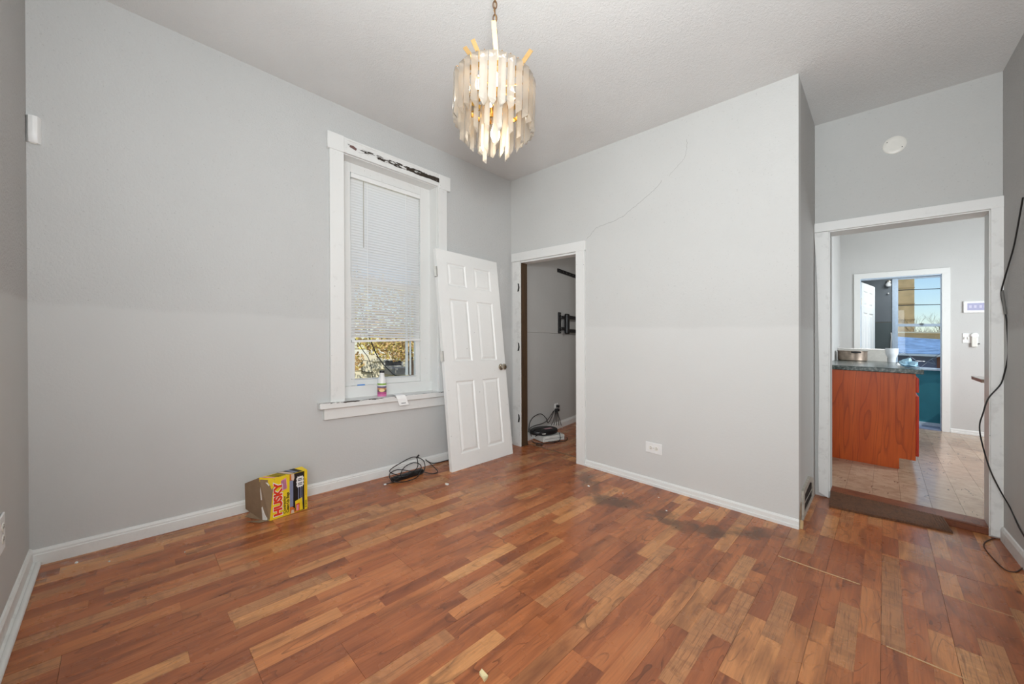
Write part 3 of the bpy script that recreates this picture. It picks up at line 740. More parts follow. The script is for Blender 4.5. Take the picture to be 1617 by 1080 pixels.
efs([(1, .48), (.82, .47), (.55, .6), (.6, .68), (.82, .72), (.95, .78), (1, .7)], 'torn_patch', 'cardtorn', .0012)
efs([(.85, .78), (.4, .77), (.3, .84), (.45, .9), (.85, .88)], 'torn_patch', 'cardtorn', .0012)
# open flaps
part(MB().sheet([BLb+up*.0, BLt, BLt+Vector((-.115, -.052, -.055)), BLb+Vector((-.135, -.062, .045)), BLb+Vector((-.10, -.045, .03)), BLb+Vector((-.12, -.07, .002))], (.0015, .0015, 0)), 'side_flap', 'card', bx, 0)
part(MB().sheet([FL+up*.002, BLb+up*.002, Vector((.165, -2.455, .003)), Vector((.232, -2.40, .003))], (0, 0, .0015)), 'bottom_flap', 'card', bx, 0)
def fp(poly, name, mat, k=.0006): return part(MB().add([bp_(a, b_)+bn*k for a, b_ in poly], [tuple(range(len(poly)))]), name, mat, bx, 0, recalc=False)
def rect(a0, a1, b0, b1): return [(a0, b0), (a1, b0), (a1, b1), (a0, b1)]
fp(rect(.113, .203, .002, .250), 'photo_panel', 'blackprint')
fp(rect(.113, .134, .045, .212), 'grey_stripe', 'bluegrey', .0009)
fp([(.113, .212), (.140, .208), (.132, .25), (.113, .25)], 'orange_patch', 'orangeprint', .0009)
fp([(.122, .25), (.124, .215), (.135, .205), (.142, .222), (.140, .25)], 'hand_patch', 'skin', .0011)
fp([(.113, .002), (.150, .002), (.142, .03), (.128, .043), (.113, .045)], 'orange_patch', 'orangeprint', .0009)
fp([(.120, .002), (.140, .002), (.136, .022), (.124, .024)], 'hand_patch', 'skin', .0011)
fp(rect(.164, .169, .07, .16), 'blue_stripe', 'bluegrey', .0009)
fp(rect(.178, .183, .07, .165), 'blue_stripe', 'bluegrey', .0009)
fp(rect(.189, .191, .05, .165), 'blue_stripe', 'bluegrey', .0009)
star = []
for k in range(24):
    a = 2*math.pi*k/24; r_ = 1.0 if k % 2 == 0 else .84
    star.append((.176+.0235*r_*max(-1, min(1, 1.25*math.cos(a))), .190+.037*r_*max(-1, min(1, 1.25*math.sin(a)))))
fp(star, 'badge', 'whiteprint', .0011)
for b0 in (.168, .178, .196, .206): fp(rect(.162, .19, b0, b0+.005), 'badge_line', 'blackprint', .0014)
fp([(.066, .160), (.098, .170), (.092, .238), (.062, .226)], 'pink_label', 'pink', .0009)
for k in range(4):
    fp([(.068+.007*k, .168), (.071+.007*k, .168), (.067+.007*k, .226), (.064+.007*k, .226)], 'label_line', plain('label_violet', srgb(120, 70, 110), .5), .0012)
fp([(.150, .004), (.193, .006), (.188, .085), (.145, .072)], 'tag_label', 'yellow', .0011)
fp([(.152, .006), (.172, .006), (.172, .055), (.150, .052)], 'tag_label_red', 'red', .0014)
fp([(.154, .010), (.166, .010), (.166, .046), (.154, .046)], 'tag_label_pink', 'pink', .0017)
def ftext(txt, size, a, b_, mat, name, k=.0012, sx=1.0, bold=.03):
    # reads bottom to top
    return part(text_mb(txt, size, bp_(a, b_), up, -uu, bn, k, sx=sx, bold=bold), name, mat, bx, 0, recalc=False)
ftext('HUSKY', .066, .0675, .014, 'whiteprint', 'lettering_outline', .0010, .98, .085)
ftext('HUSKY', .063, .0660, .016, 'red', 'lettering', .0016, 1.0, .055)
ftext('Contractor', .0205, .089, .016, 'blackprint', 'lettering', .0012, 1.15)
ftext('Clean-Up Bags', .0205, .107, .016, 'blackprint', 'lettering', .0012, 1.05)
ftext('32 BAGS', .013, .2165, .012, 'blackprint', 'lettering', .0012, 1.0)
ftext('EXTRA STRONG', .006, .2145, .10, 'card', 'lettering', .0012, 1.2) if False else None
fp(rect(.2095, .2125, .09, .20), 'small_print', 'orangeprint', .0009)
# top face print
def tp(a, d, k=.0008): return FLt.lerp(FRt, a).lerp(BLt.lerp(BRt, a), d)+up*k
def tpoly(poly, name, mat, k=.0008): part(MB().add([tp(a, d, k) for a, d in poly], [tuple(range(len(poly)))]), name, mat, bx, 0, recalc=False)
tpoly([(.45, 0), (.86, 0), (.80, 1), (.36, 1)], 'top_photo', 'blackprint')
tpoly([(.47, .05), (.60, .05), (.52, .95), (.40, .95)], 'top_stripe', 'skin', .0011)
tpoly([(.64, .1), (.72, .1), (.66, .95), (.58, .95)], 'top_stripe', 'bluegrey', .0011)
for k in range(4): tpoly([(.16+.06*k, .1), (.19+.06*k, .1), (.15+.06*k, .9), (.12+.06*k, .9)], 'top_lettering', 'blackprint', .0011)
tpoly([(.03, .15), (.11, .15), (.07, .9), (.0, .9)], 'top_lettering', 'pink', .0011)

# ------------------------------------------------------------------ power strip and its cord
ps = thing('power_strip', (.15, -1.38, 0), 'black power strip on floor under the window with tangled cord', 'power strip')
a0 = Vector((.165, -1.50, 0)); ax = Vector((-.03, .27, 0)).normalized(); ay = Vector((ax.y, -ax.x, 0))
def sb(mb, u0, u1, v0, v1, z0, z1): return mb.hexa([a0+ax*u+ay*v+up*z_ for z_ in (z0, z1) for u, v in ((u0, v0), (u1, v0), (u1, v1), (u0, v1))])
part(sb(MB(), 0, .29, -.024, .024, .001, .034), 'case', 'black', ps, .006)
for k in range(5): part(sb(MB(), .07+.042*k, .095+.042*k, -.014, .014, .034, .0355), 'socket', plain('dark_grey_socket', srgb(48, 48, 50), .5), ps, 0)
part(sb(MB(), .02, .045, -.012, .012, .034, .038), 'switch', 'black', ps, .002)
pc = [(.19, -1.495, .02), (.215, -1.46, .05), (.12, -1.50, .075), (.10, -1.38, .115), (.10, -1.27, .135), (.13, -1.20, .10), (.17, -1.21, .045), (.20, -1.27, .02), (.18, -1.36, .06), (.13, -1.44, .075),
      (.12, -1.50, .05), (.20, -1.52, .025), (.235, -1.46, .012), (.235, -1.38, .008), (.22, -1.30, .02), (.16, -1.24, .07), (.12, -1.28, .095), (.14, -1.38, .085), (.20, -1.45, .05), (.22, -1.40, .045), (.17, -1.28, .07), (.09, -1.235, .125)]
cb = part(MB().tube(smooth_path(pc, 8), .0036, 7), 'cord', 'cord', ps, 0, smooth=True)
pc2 = [(.20, -1.24, .03), (.235, -1.18, .01), (.225, -1.12, .012), (.16, -1.13, .05), (.08, -1.14, .08), (.045, -1.10, .05), (.03, -1.02, .012), (.026, -.85, .007), (.026, -.6, .007), (.03, -.3, .007)]
part(MB().tube(smooth_path(pc2, 8), .0036, 7), 'cord', 'cord', ps, 0, smooth=True)
pc3 = [(.19, -1.50, .006), (.18, -1.53, .005), (.18, -1.56, .005)]
part(MB().tube(smooth_path(pc3, 6), .0028, 7), 'cord', 'cord', ps, 0, smooth=True)
part(MB().box(.174, .186, -1.578, -1.56, .001, .010), 'cord_tip', 'plastic', ps, .002)
part(MB().tube([(.09, -1.24, .118), (.092, -1.215, .14)], .007, 7), 'cable_tie', 'cord', ps, 0)

# ------------------------------------------------------------------ things on the sill
bt = thing('juice_bottle', (.0, -1.50, .648), 'white plastic drink bottle with colourful fruit label on window sill', 'bottle')
BC = (.0, -1.50, .649)
part(MB().lathe([(.031, 0), (.035, .004), (.035, .10), (.0345, .125), (.029, .148), (.0195, .165), (.0175, .19), (.0175, .195)], BC, seg=28), 'body', 'plastic', bt, 0, smooth=True)
part(MB().lathe([(.0205, .193), (.0205, .208), (.019, .21)], BC, seg=20), 'cap', 'black', bt, 0, smooth=True)
def band(z0, z1, mat, name='label'): part(MB().lathe([(.0353, z0), (.0353, z1)], BC, seg=28), name, mat, bt, 0, smooth=True)
band(.004, .022, 'magenta'); band(.022, .040, plain('berry_print', srgb(190, 84, 140), .4)); band(.040, .058, plain('plum_print', srgb(120, 90, 90), .4, 0, .4, 120))
band(.058, .074, plain('fruit_print', srgb(206, 150, 110), .4, 0, .5, 110)); band(.074, .086, 'purple'); band(.086, .096, 'whiteprint'); band(.096, .110, 'green')
cd_ = Vector((CAM.x-BC[0], CAM.y-BC[1], 0)).normalized(); ct = Vector((-cd_.y, cd_.x, 0))
part(MB().add([Vector(BC)+cd_*.0362+ct*(.022*math.cos(a))+up*(.054+.012*math.sin(a)) for a in [k*math.pi/8 for k in range(16)]], [tuple(range(16))]), 'fruit_slice', plain('peach_print', srgb(236, 206, 150), .4), bt, 0)
rc = thing('paper_receipt', (.04, -1.38, .65), 'curled white paper receipt draped over the window sill edge', 'paper')
def rcp(s, t):   # s along length, t across
    path = [(-.03, .655), (.0, .662), (.035, .662), (.066, .655), (.078, .630), (.082, .598), (.086, .575)]
    i = min(int(s*6), 5); f = s*6-i; a, b_ = path[i], path[i+1]
    return Vector((a[0]+(b_[0]-a[0])*f, -1.44+t*.085+s*.05, a[1]+(b_[1]-a[1])*f))
m = MB(); G_ = [[rcp(i/12, t) for t in (0, .5, 1)] for i in range(13)]
for i in range(12):
    for j in range(2): m.quad(G_[i][j], G_[i][j+1], G_[i+1][j+1], G_[i+1][j])
part(m, 'sheet', 'paper', rc, 0, smooth=True)
part(MB().add([rcp(.86, .25)+Vector((.001, 0, .001)), rcp(.86, .75)+Vector((.001, 0, .001)), rcp(.9, .75)+Vector((.001, 0, .001)), rcp(.9, .25)+Vector((.001, 0, .001))], [(0, 1, 2, 3)]), 'print_line', 'ink', rc, 0)

# ------------------------------------------------------------------ small wall fittings
ms = thing('motion_sensor', (.0, -3.26, 2.08), 'white corner motion sensor high on the left wall', 'sensor')
m = MB()
prof = [(.0, -3.284), (.012, -3.284), (.030, -3.276), (.036, -3.262), (.032, -3.248), (.018, -3.240), (.0, -3.238)]
lo = [(x*.55, y) for x, y in prof]
n = len(prof)
V = [(x*.98, y, 2.143) for x, y in prof]+[(x, y, 2.13) for x, y in prof]+[(x, y, 2.045) for x, y in prof]+[(x, y, 2.02) for x, y in lo]
m.add(V, [tuple(range(n))]+[tuple(range(4*n-1, 3*n-1, -1))]+[(r*n+i, r*n+(i+1) % n, (r+1)*n+(i+1) % n, (r+1)*n+i) for r in range(3) for i in range(n)])
part(m, 'case', 'plastic', ms, 0, smooth=True)
part(MB().box(.006, .014, -3.272, -3.252, 2.017, 2.0205), 'lens', 'ivory', ms, 0)
rc_ = thing('round_cover_plate', (2.966, .791, 2.564), 'round white blank cover plate on the wall above kitchen doorway', 'cover plate')
pl = part(MB().lathe([(.060, 0), (.060, .002), (.056, .005), (.040, .006), (.040, .0045), (.0, .0045)], (2.966, .791, 2.564), (0, -1, 0), 40), 'plate', 'ivory', rc_, 0, smooth=True)
for s in (-1, 1): part(MB().lathe([(.003, .004), (.003, .0066)], (2.966+s*.037, .791, 2.564+s*-.026), (0, -1, 0), 8), 'screw', 'slot', rc_, 0)
# floor register in the alcove side wall
rg = thing('floor_register', (2.53, .33, .05), 'rusty metal air register low on the alcove side wall beside kitchen doorway', 'vent')
def rgq(y, z, o): return (2.53+o, y, z)
outer = [(.085, .030), (.60, .045), (.57, .185), (.40, .235), (.10, .215)]
inner = [(.13, .062), (.52, .075), (.50, .165), (.39, .200), (.14, .180)]
m = MB(); k = len(outer)
V = [rgq(y, z, 0) for y, z in outer]+[rgq(y, z, .014) for y, z in outer]+[rgq(y, z, .014) for y, z in inner]+[rgq(y, z, .003) for y, z in inner]
m.add(V, [(r*k+i, r*k+(i+1) % k, (r+1)*k+(i+1) % k, (r+1)*k+i) for r in range(3) for i in range(k)])
part(m, 'frame', 'grille', rg, 0)
part(MB().add([rgq(y, z, .003) for y, z in inner], [tuple(range(k))]), 'duct_opening', 'dark_metal', rg, 0)
for q in range(15):
    y = .15+q*.025
    if y < .50: part(MB().box(2.534, 2.541, y, y+.008, .07, .168), 'louver', 'dark_metal', rg, 0)
part(MB().box(2.535, 2.5425, .13, .51, .118, .124), 'cross_bar', 'grille', rg, 0)
wp = MB().sheet([(2.531, .005, 0), (2.531, .03, .0), (2.531, .075, .06), (2.531, .07, .15), (2.531, .04, .12), (2.531, .02, .07)], (.004, 0, 0))
wp.build('torn_plaster', plain('bare_plaster', srgb(150, 128, 104), .9, 0, .3, 40), wall_back)
MB().sheet([(2.531, .005, 0), (2.531, .05, 0), (2.531, .05, .03), (2.531, .02, .05)], (.018, 0, 0)).build('baseboard_end', plain('raw_wood_end', srgb(190, 160, 116), .8), bpy.data.objects['baseboard_back'])

# loose ramp board in front of the threshold
rb = thing('ramp_board', (2.9, .70, 0), 'dark ribbed wood tread lying loose against the kitchen threshold', 'tread')
f0, f1, t0, t1 = Vector((2.632, .565, 0)), Vector((3.222, .650, 0)), Vector((2.622, .800, .052)), Vector((3.19, .800, .052))
m = MB().hexa([f0+up*.001, f1+up*.001, t1-up*.012, t0-up*.012, f0+up*.013, f1+up*.013, t1+up*.0, t0+up*.0])
part(m, 'board', 'darkwood', rb, 0)
nrm = (t0-f0).cross(f1-f0).normalized(); nrm = nrm if nrm.z > 0 else -nrm
for q in range(44):
    a = (q+.35)/44; b_ = a+.010
    A0, B0 = f0.lerp(f1, a)+up*.013, t0.lerp(t1, a); A1, B1 = f0.lerp(f1, b_)+up*.013, t0.lerp(t1, b_)
    part(MB().hexa([A0, A1, B1, B0, A0+nrm*.002, A1+nrm*.002, B1+nrm*.002, B0+nrm*.002]), 'rib', 'darkwood', rb, 0)

# hanging cord on right wall
hc = thing('hanging_cord', (3.44, .60, 1.8), 'long black cord hanging down the right wall past the kitchen door casing', 'cord')
pts = [(3.43, .30, 1.95), (3.437, .52, 1.76), (3.432, .62, 1.66), (3.424, .69, 1.57), (3.418, .72, 1.49), (3.432, .70, 1.36), (3.438, .70, 1.25), (3.440, .70, 1.13), (3.430, .71, 1.03), (3.415, .72, .95),
       (3.37, .725, .86), (3.348, .725, .76), (3.336, .725, .69), (3.342, .72, .60), (3.372, .715, .44), (3.41, .70, .32), (3.438, .62, .24), (3.442, .45, .19), (3.445, .30, .17)]
part(MB().tube(smooth_path(pts, 8), .0036, 8), 'cable', 'cord', hc, 0, smooth=True)
part(MB().tube([(3.421, .72, 1.515), (3.431, .702, 1.37)], .0065, 8), 'sleeve', plain('grey_sleeve', srgb(110, 108, 104), .5), hc, 0, smooth=True)
fc = thing('loose_wire', (3.36, .45, 0), 'thin brown cord looping on floor beside the right kitchen casing', 'cord')
pts = [(3.40, .755, .004), (3.386, .735, .004), (3.344, .625, .004), (3.333, .513, .004), (3.353, .335, .004), (3.374, .259, .004), (3.407, .279, .004), (3.445, .377, .004)]
part(MB().tube(smooth_path(pts, 8), .0028, 8), 'cable', 'browncord', fc, 0, smooth=True)

# ------------------------------------------------------------------ chandelier
CX, CY = 1.60, -1.735
ch = thing('chandelier', (CX, CY, 2.30), 'brass chandelier with hanging clear acrylic prism bars, lit, on a chain', 'chandelier')
lat = Vector((_r.x, _r.y, 0)).normalized(); dep = Vector((_f.x, _f.y, 0)).normalized()   # just handy horizontal axes
def chp(a, r, z): return Vector((CX, CY, z))+(lat*math.cos(a)-dep*math.sin(a))*r
def ring(r, z, h, t, name, mat):
    m = MB(); N = 40
    for k in range(N):
        a, b_ = 2*math.pi*k/N, 2*math.pi*(k+1)/N
        m.hexa([chp(a, r-t, z), chp(a, r, z), chp(b_, r, z), chp(b_, r-t, z), chp(a, r-t, z+h), chp(a, r, z+h), chp(b_, r, z+h), chp(b_, r-t, z+h)])
    return part(m, name, mat, ch, 0)
ring(.172, 2.315, .02, .004, 'upper_ring', 'brass'); ring(.135, 2.225, .02, .004, 'middle_ring', 'brass'); ring(.062, 2.225, .018, .004, 'lower_ring', 'brass')
m = MB()
for k in range(6):
    a = 2*math.pi*k/6+.3
    m.tube([chp(a, .02, 2.33), chp(a, .17, 2.325)], .004, 6); m.tube([chp(a, .17, 2.32), chp(a, .133, 2.24)], .003, 6); m.tube([chp(a, .133, 2.235), chp(a, .06, 2.235)], .003, 6)
part(m, 'spokes', 'brass', ch, 0)
part(MB().lathe([(.012, 2.02+.2), (.016, 2.23), (.012, 2.26), (.02, 2.30), (.024, 2.34), (.012, 2.37), (.008, 2.42), (.012, 2.5), (.006, 2.54)], (CX, CY, 0), seg=16), 'centre_column', 'brass', ch, 0, smooth=True)
# prism bars: one mesh, copied
def prism_mesh(L_, w):
    m = MB(); h = w*.55
    A_ = [(-w/2, 0), (w/2, 0), (0, h)]      # triangular section, flat face outward (-y)
    m.add([(x, -h*.3+y, 0 if i < 2 else -.004) for i, (x, y) in enumerate(A_)] + [(-w/2, -h*.3, -L_+.022), (w/2, -h*.3, -L_+.004), (0, h*.7, -L_-.010)], [(0, 1, 2), (5, 4, 3), (0, 3, 4, 1), (1, 4, 5, 2), (2, 5, 3, 0)])
    return m
proto = {}
def prism(a, r, ztop, L_, w):
    key = (L_, w)
    p = chp(a, r, ztop)
    if key not in proto:
        me = bpy.data.meshes.new('prism_bar'); q = prism_mesh(L_, w); me.from_pydata(q.v, [], q.f); me.materials.append(M['acrylic'])
        bm = bmesh.new(); bm.from_mesh(me); bmesh.ops.recalc_face_normals(bm, faces=bm.faces); bm.to_mesh(me); bm.free(); proto[key] = me
    o = bpy.data.objects.new('prism_bar', proto[key]); COL.objects.link(o); o.parent = ch
    o.location = L(p)-Vector(ch.location)
    out = (lat*math.cos(a)-dep*math.sin(a))
    o.rotation_euler = (0, 0, math.atan2(out.y, out.x)+math.pi/2+random.uniform(-.12, .12))
    c = o
    hk = bpy.data.objects.new('hook', hook_me); COL.objects.link(hk); hk.parent = o; hk.location = (0, .002, .004)
q = MB().tube(smooth_path([(0, 0, -.012), (0, 0, .004), (0, .006, .010), (0, .012, .004)], 4), .0011, 5)
hook_me = bpy.data.meshes.new('hook'); hook_me.from_pydata(q.v, [], q.f); hook_me.materials.append(M['brass'])
N = 30
for k in range(N):
    a = 2*math.pi*(k+.5)/N
    deg = math.degrees(a)
    if 148 < deg < 160: continue
    # near half faces the room corner; steps like a staircase
    zt = 2.335+.03*math.sin(a-.25) if 0 < deg < 180 else 2.335
    if 160 <= deg <= 205: zt = 2.375
    if deg < 20 or deg > 340: zt = 2.335
    prism(a, .186, zt, .215, .036)
for k in range(16): prism(2*math.pi*(k+.5)/16, .135, 2.232, .165, .026)
for k in range(10): prism(2*math.pi*(k+.3)/10, .066, 2.235+.006*math.sin(k), .205 if k % 3 else .235, .026)
# gold straps fanning up
for (l0, d0, z0, l1, d1, z1) in ((-.060, .03, 2.42, -.150, .05, 2.555), (-.035, .02, 2.40, -.104, -.02, 2.538), (.012, .0, 2.40, -.002, -.10, 2.562), (.100, .02, 2.42, .172, .02, 2.527), (.05, .06, 2.37, .10, .14, 2.50), (-.03, .06, 2.38, -.05, .16, 2.52)):
    A_ = Vector((CX, CY, z0))+lat*l0+dep*d0; B_ = Vector((CX, CY, z1))+lat*l1+dep*d1
    A0 = Vector((CX, CY, 2.335))+lat*l0*.35+dep*d0*.35
    ax_ = (B_-A_).normalized(); sd = ax_.cross(dep).normalized()*.0105; tk = ax_.cross(sd).normalized()*.0012
    path = [A0, A_, A_.lerp(B_, .5), B_]
    m = MB()
    m.add([p+s*sd+t*tk for p in path for s, t in ((-1, -1), (1, -1), (1, 1), (-1, 1))], [(0, 1, 2, 3), (15, 14, 13, 12)]+[(4*i+k, 4*i+(k+1) % 4, 4*i+4+(k+1) % 4, 4*i+4+k) for i in range(3) for k in range(4)])
    part(m, 'strap', 'strap', ch, 0)
for (l, d, z) in ((-.075, -.05, 2.24), (.01, -.06, 2.25), (.08, .02, 2.24), (-.02, .08, 2.24)):
    b_ = Vector((CX, CY, z))+lat*l+dep*d
    s = part(MB().lathe([(.009, .0), (.011, .045)], b_+up*-.005, seg=12), 'socket', 'brass', ch, 0, smooth=True)
    part(MB().lathe([(.007, 0), (.015, .02), (.016, .032), (.008, .058), (.001, .072)], b_+up*.04, seg=14), 'bulb', 'bulb', s, 0, smooth=True)
s = part(MB().lathe([(.010, 2.17), (.012, 2.215)], (CX, CY, 0), seg=12), 'socket', 'brass', ch, 0, smooth=True)
part(MB().lathe([(.001, 2.065), (.012, 2.075), (.022, 2.10), (.022, 2.12), (.012, 2.15), (.010, 2.17)], (CX, CY, 0), seg=16), 'bulb', 'bulb', s, 0, smooth=True)
z = 2.545; k = 0
while z < 2.83:
    m = MB(); A_ = lat if k % 2 else dep
    c = Vector((CX, CY, z+.016))
    m.tube([c+A_*.009*math.cos(t)+up*.019*math.sin(t) for t in [2*math.pi*j/14 for j in range(14)]], .0026, 6, closed=True)
    part(m, 'chain_link', 'oldbrass', ch, 0, smooth=True); z += .0315; k += 1
part(MB().lathe([(.06, 2.857), (.06, 2.845), (.035, 2.832), (.008, 2.822), (.006, 2.81)], (CX, CY, 0), seg=24), 'canopy', 'brass', ch, 0, smooth=True)
part(MB().tube([Vector((CX, CY, 2.54))+lat*.006*math.sin(j*2.1)+dep*.006*math.cos(j*2.1)+up*.03*j for j in range(10)], .0018, 5), 'lamp_wire', 'strap', ch, 0, smooth=True)
lc = L((CX, CY, 2.2))
for (l, d, z, e) in ((-.075, -.05, 2.29, .7), (.01, -.06, 2.30, .6), (.08, .02, 2.29, .7), (0, 0, 2.06, 1.0)):
    p = L(Vector((CX, CY, z))+lat*l+dep*d)
    lamp('bulb_light', 'POINT', p, e, (1, .88, .72), radius=.018)

# ------------------------------------------------------------------ litter on the floor
def crumb(name, x, y, s, mat, label, group=None, n=7):
    m = MB(); pts = []
    for k in range(n):
        a = 2*math.pi*k/n; r_ = s*random.uniform(.5, 1.1); pts.append((x+r_*math.cos(a), y+r_*math.sin(a)*.7, .0005))
    m.sheet(pts, (0, 0, s*.18)); 
    m.v = [p+Vector((0, 0, (abs(p.x-x)*.35 if i >= n else 0))) for i, p in enumerate(m.v)]
    o = m.build(name, M[mat] if isinstance(mat, str) else mat, None, lean=False); return tag(o, label, 'debris', group)
crumb('paper_scrap', .48, -1.214, .022, 'cardtorn', 'pale paper scrap on the floor in front of the leaning door')
crumb('plaster_crumb', 1.945, -2.12, .022, plain('pale_crumb', srgb(226, 208, 160), .8), 'cream crumbled piece on the floor at the front edge of the photo')
for (x, y, s, lb_) in ((1.251, -.408, .013, 'largest white paint flake on the stained floor, nearest the side room doorway'), (1.50, -.33, .007, 'white paint flake between the doorway and the sideways outlet, near back baseboard'),
                  (1.72, -.20, .007, 'white paint flake close to the back baseboard below the sideways outlet'), (1.85, -.38, .009, 'white paint flake on the dark stain right of the outlet'), (2.02, -.24, .006, 'tiny white paint flake right of the stain towards the wall corner')):
    crumb('paint_flake', x, y, s, 'paper', lb_, 'paint flakes by the back wall', 5)
for (x, y, s, lb_) in ((.10, -3.13, .010, 'larger plaster flake on the floor in the near left corner'), (.19, -3.02, .006, 'small plaster flake a step out from the near left corner'), (.33, -2.75, .006, 'lone plaster flake on floor left of the yellow box')):
    crumb('plaster_flake', x, y, s, 'paper', lb_, 'plaster flakes in the left corner', 5)

# ------------------------------------------------------------------ kitchen
KZ = .05; GY = 4.75
kf = struct(MB().box(2.30, 5.3, .93, GY+.13, -.1, KZ-.006).build('floor_kitchen', M['gap'], lean=False))
TW, TL = .1525, .61
for i in range(19):
    x0 = 2.43+TW*i-.04; x1 = min(x0+TW, 5.2); x0 = max(x0, 2.43)
    if x1-x0 < .02: continue
    y = .953-(TL/2 if i % 2 else .12)
    while y < GY:
        y0, y1 = max(y, .953), min(y+TL, GY); y += TL
        if y1-y0 < .02: continue
        MB().box(x0+.0006, x1-.0006, y0+.0006, y1-.0006, KZ-.008, KZ+random.uniform(-.0005, .0003)).build('tile', M['tile'], kf, lean=False, attr=[rnd()]*6, recalc=False)
struct(MB().box(2.33, 2.43, .93, GY, -.1, 3.3).build('wall_kitchen_left', M['wallK']))
struct(MB().box(5.2, 5.32, .80, GY+.13, -.1, 3.3).box(3.5, 5.2, .80, .93, -.1, 3.3).build('wall_kitchen_right', M['wallK']))
struct(MB().box(2.2, 2.66, GY, GY+.13, -.1, 3.3).box(3.47, 5.3, GY, GY+.13, -.1, 3.3).box(2.66, 3.47, GY, GY+.13, 2.165, 3.3).build('wall_kitchen_back', M['wallK']))
struct(MB().box(2.3, 5.3, .80, GY+.13, 3.25, 3.35).build('ceiling_kitchen', M['wallK']))
base_prof_y(3.545, 5.2, GY, -1, 'baseboard_kitchen', 'trim', .058).location.z = KZ
d3 = struct(thing('door_3', (3.06, GY, KZ)))
part(MB().box(2.59, 2.66, GY-.018, GY, KZ, 2.172), 'side_casing', 'trim', d3)
part(MB().box(3.47, 3.543, GY-.018, GY, KZ, 2.172), 'side_casing', 'trim', d3)
part(MB().box(2.59, 3.543, GY-.019, GY, 2.172, 2.248), 'head_casing', 'trim', d3)
part(MB().box(2.645, 2.664, GY-.003, GY+.135, KZ, 2.161).box(3.466, 3.485, GY-.003, GY+.135, KZ, 2.161).box(2.645, 3.485, GY-.003, GY+.135, 2.161, 2.18), 'jamb', 'bluewhite', d3, 0)
part(MB().box(2.66, 3.47, GY-.01, GY+.14, KZ-.01, KZ+.015), 'threshold', 'porchfloor', d3, .003)
# open six panel porch door
pd = thing('porch_door', (2.675, GY+.14, KZ), 'white panelled door standing open into the back porch, sunlit', 'door')
h0 = Vector((2.672, GY+.138, KZ+.02)); hd_ = Vector((.135, .74, 0)).normalized(); hn = Vector((hd_.y, -hd_.x, 0))
def pdp(u, v, d=0): return h0+hd_*u+up*v+hn*d
m = MB(); us = [0, .11, .33, .42, .64, .75]; vv = [0, .22, .86, 1.02, 1.62, 1.72, 1.95, 2.07]
for i in range(5):
    for j in range(7):
        if i in (1, 3) and j in (1, 3, 5):
            rings = [(0, 0), (.012, -.010), (.03, -.010), (.05, -.002)]
            pr = [[pdp(us[i]+e, vv[j]+e, d), pdp(us[i+1]-e, vv[j]+e, d), pdp(us[i+1]-e, vv[j+1]-e, d), pdp(us[i]+e, vv[j+1]-e, d)] for e, d in rings]
            for A_, B_ in zip(pr[:-1], pr[1:]):
                for k in range(4): m.quad(A_[k], A_[(k+1) % 4], B_[(k+1) % 4], B_[k])
            m.quad(*pr[-1])
        else: m.quad(pdp(us[i], vv[j]), pdp(us[i+1], vv[j]), pdp(us[i+1], vv[j+1]), pdp(us[i], vv[j+1]))
m.hexa([pdp(u, v, d) for v in (0, 2.07) for u, d in ((0, -.04), (.75, -.04), (.75, -.0105), (0, -.0105))])
m.quad(pdp(0, 0, -.02), pdp(0, 0), pdp(0, 2.07), pdp(0, 2.07, -.02)); m.quad(pdp(.75, 0), pdp(.75, 0, -.02), pdp(.75, 2.07, -.02), pdp(.75, 2.07))
m.quad(pdp(0, 2.07), pdp(.75, 2.07), pdp(.75, 2.07, -.02), pdp(0, 2.07, -.02))
part(m, 'slab', 'doorpaint', pd, 0, recalc=False)
for v in (1.80, 1.05, .25): part(MB().box(2.660, 2.672, GY+.118, GY+.14, KZ+v-.05, KZ+v+.05), 'hinge', 'nickel', pd, 0)

# base cabinet
cb = thing('base_cabinet', (2.8, 2.0, KZ), 'red oak kitchen base cabinet, its plain end panel toward the doorway', 'cabinet')
CE = 4.30
part(MB().sheet([(2.44, 1.98, KZ+.0), (3.012, 1.98, KZ), (3.012, 1.98, KZ+.10), (3.115, 1.98, KZ+.10), (3.115, 1.98, .925), (2.44, 1.98, .925)], (0, .02, 0)), 'end_panel', 'cabinet', cb, 0)
part(MB().box(2.44, 3.10, 2.0, CE, KZ+.10, .925), 'carcass', 'cabinet', cb, 0)
part(MB().box(2.46, 3.012, 2.0, CE, KZ, KZ+.10), 'toe_kick', 'slot', cb, 0)
part(MB().box(3.095, 3.116, 1.976, 2.04, KZ+.10, .925), 'face_stile', 'cabinet', cb, 0)
for k in range(4):
    y0 = 2.03+.56*k; y1 = y0+.53
    part(MB().box(3.118, 3.138, y0, y1, .756, .885), 'drawer_front', 'cabred', cb, .004)
    part(MB().box(3.118, 3.138, y0, y1, KZ+.13, .722), 'door', 'cabred', cb, .004)
ct_ = thing('countertop', (2.8, 3.1, .925), 'long dark stone-pattern worktop with pale splash panel on the red cabinet', 'countertop')
part(MB().box(2.435, 3.165, 1.955, CE, .926, .968), 'slab', 'counter', ct_, .005)
part(MB().box(2.435, 2.945, CE-.02, CE, .968, 1.125), 'end_splash', plain('beige_splash_panel', srgb(196, 192, 184), .5), ct_, 0)
part(MB().box(2.435, 2.955, CE-.028, CE+.004, 1.125, 1.137), 'metal_edge', 'steel', ct_, 0)
pn = thing('steel_pot', (2.605, 3.95, .968), 'browned round steel pot on the far end of worktop', 'pot')
part(MB().lathe([(.140, .001), (.150, .01), (.152, .125), (.157, .130), (.157, .134), (.147, .134), (.145, .02), (.0, .016)], (2.605, 3.95, .968), seg=36), 'body', 'rust', pn, 0, smooth=True)
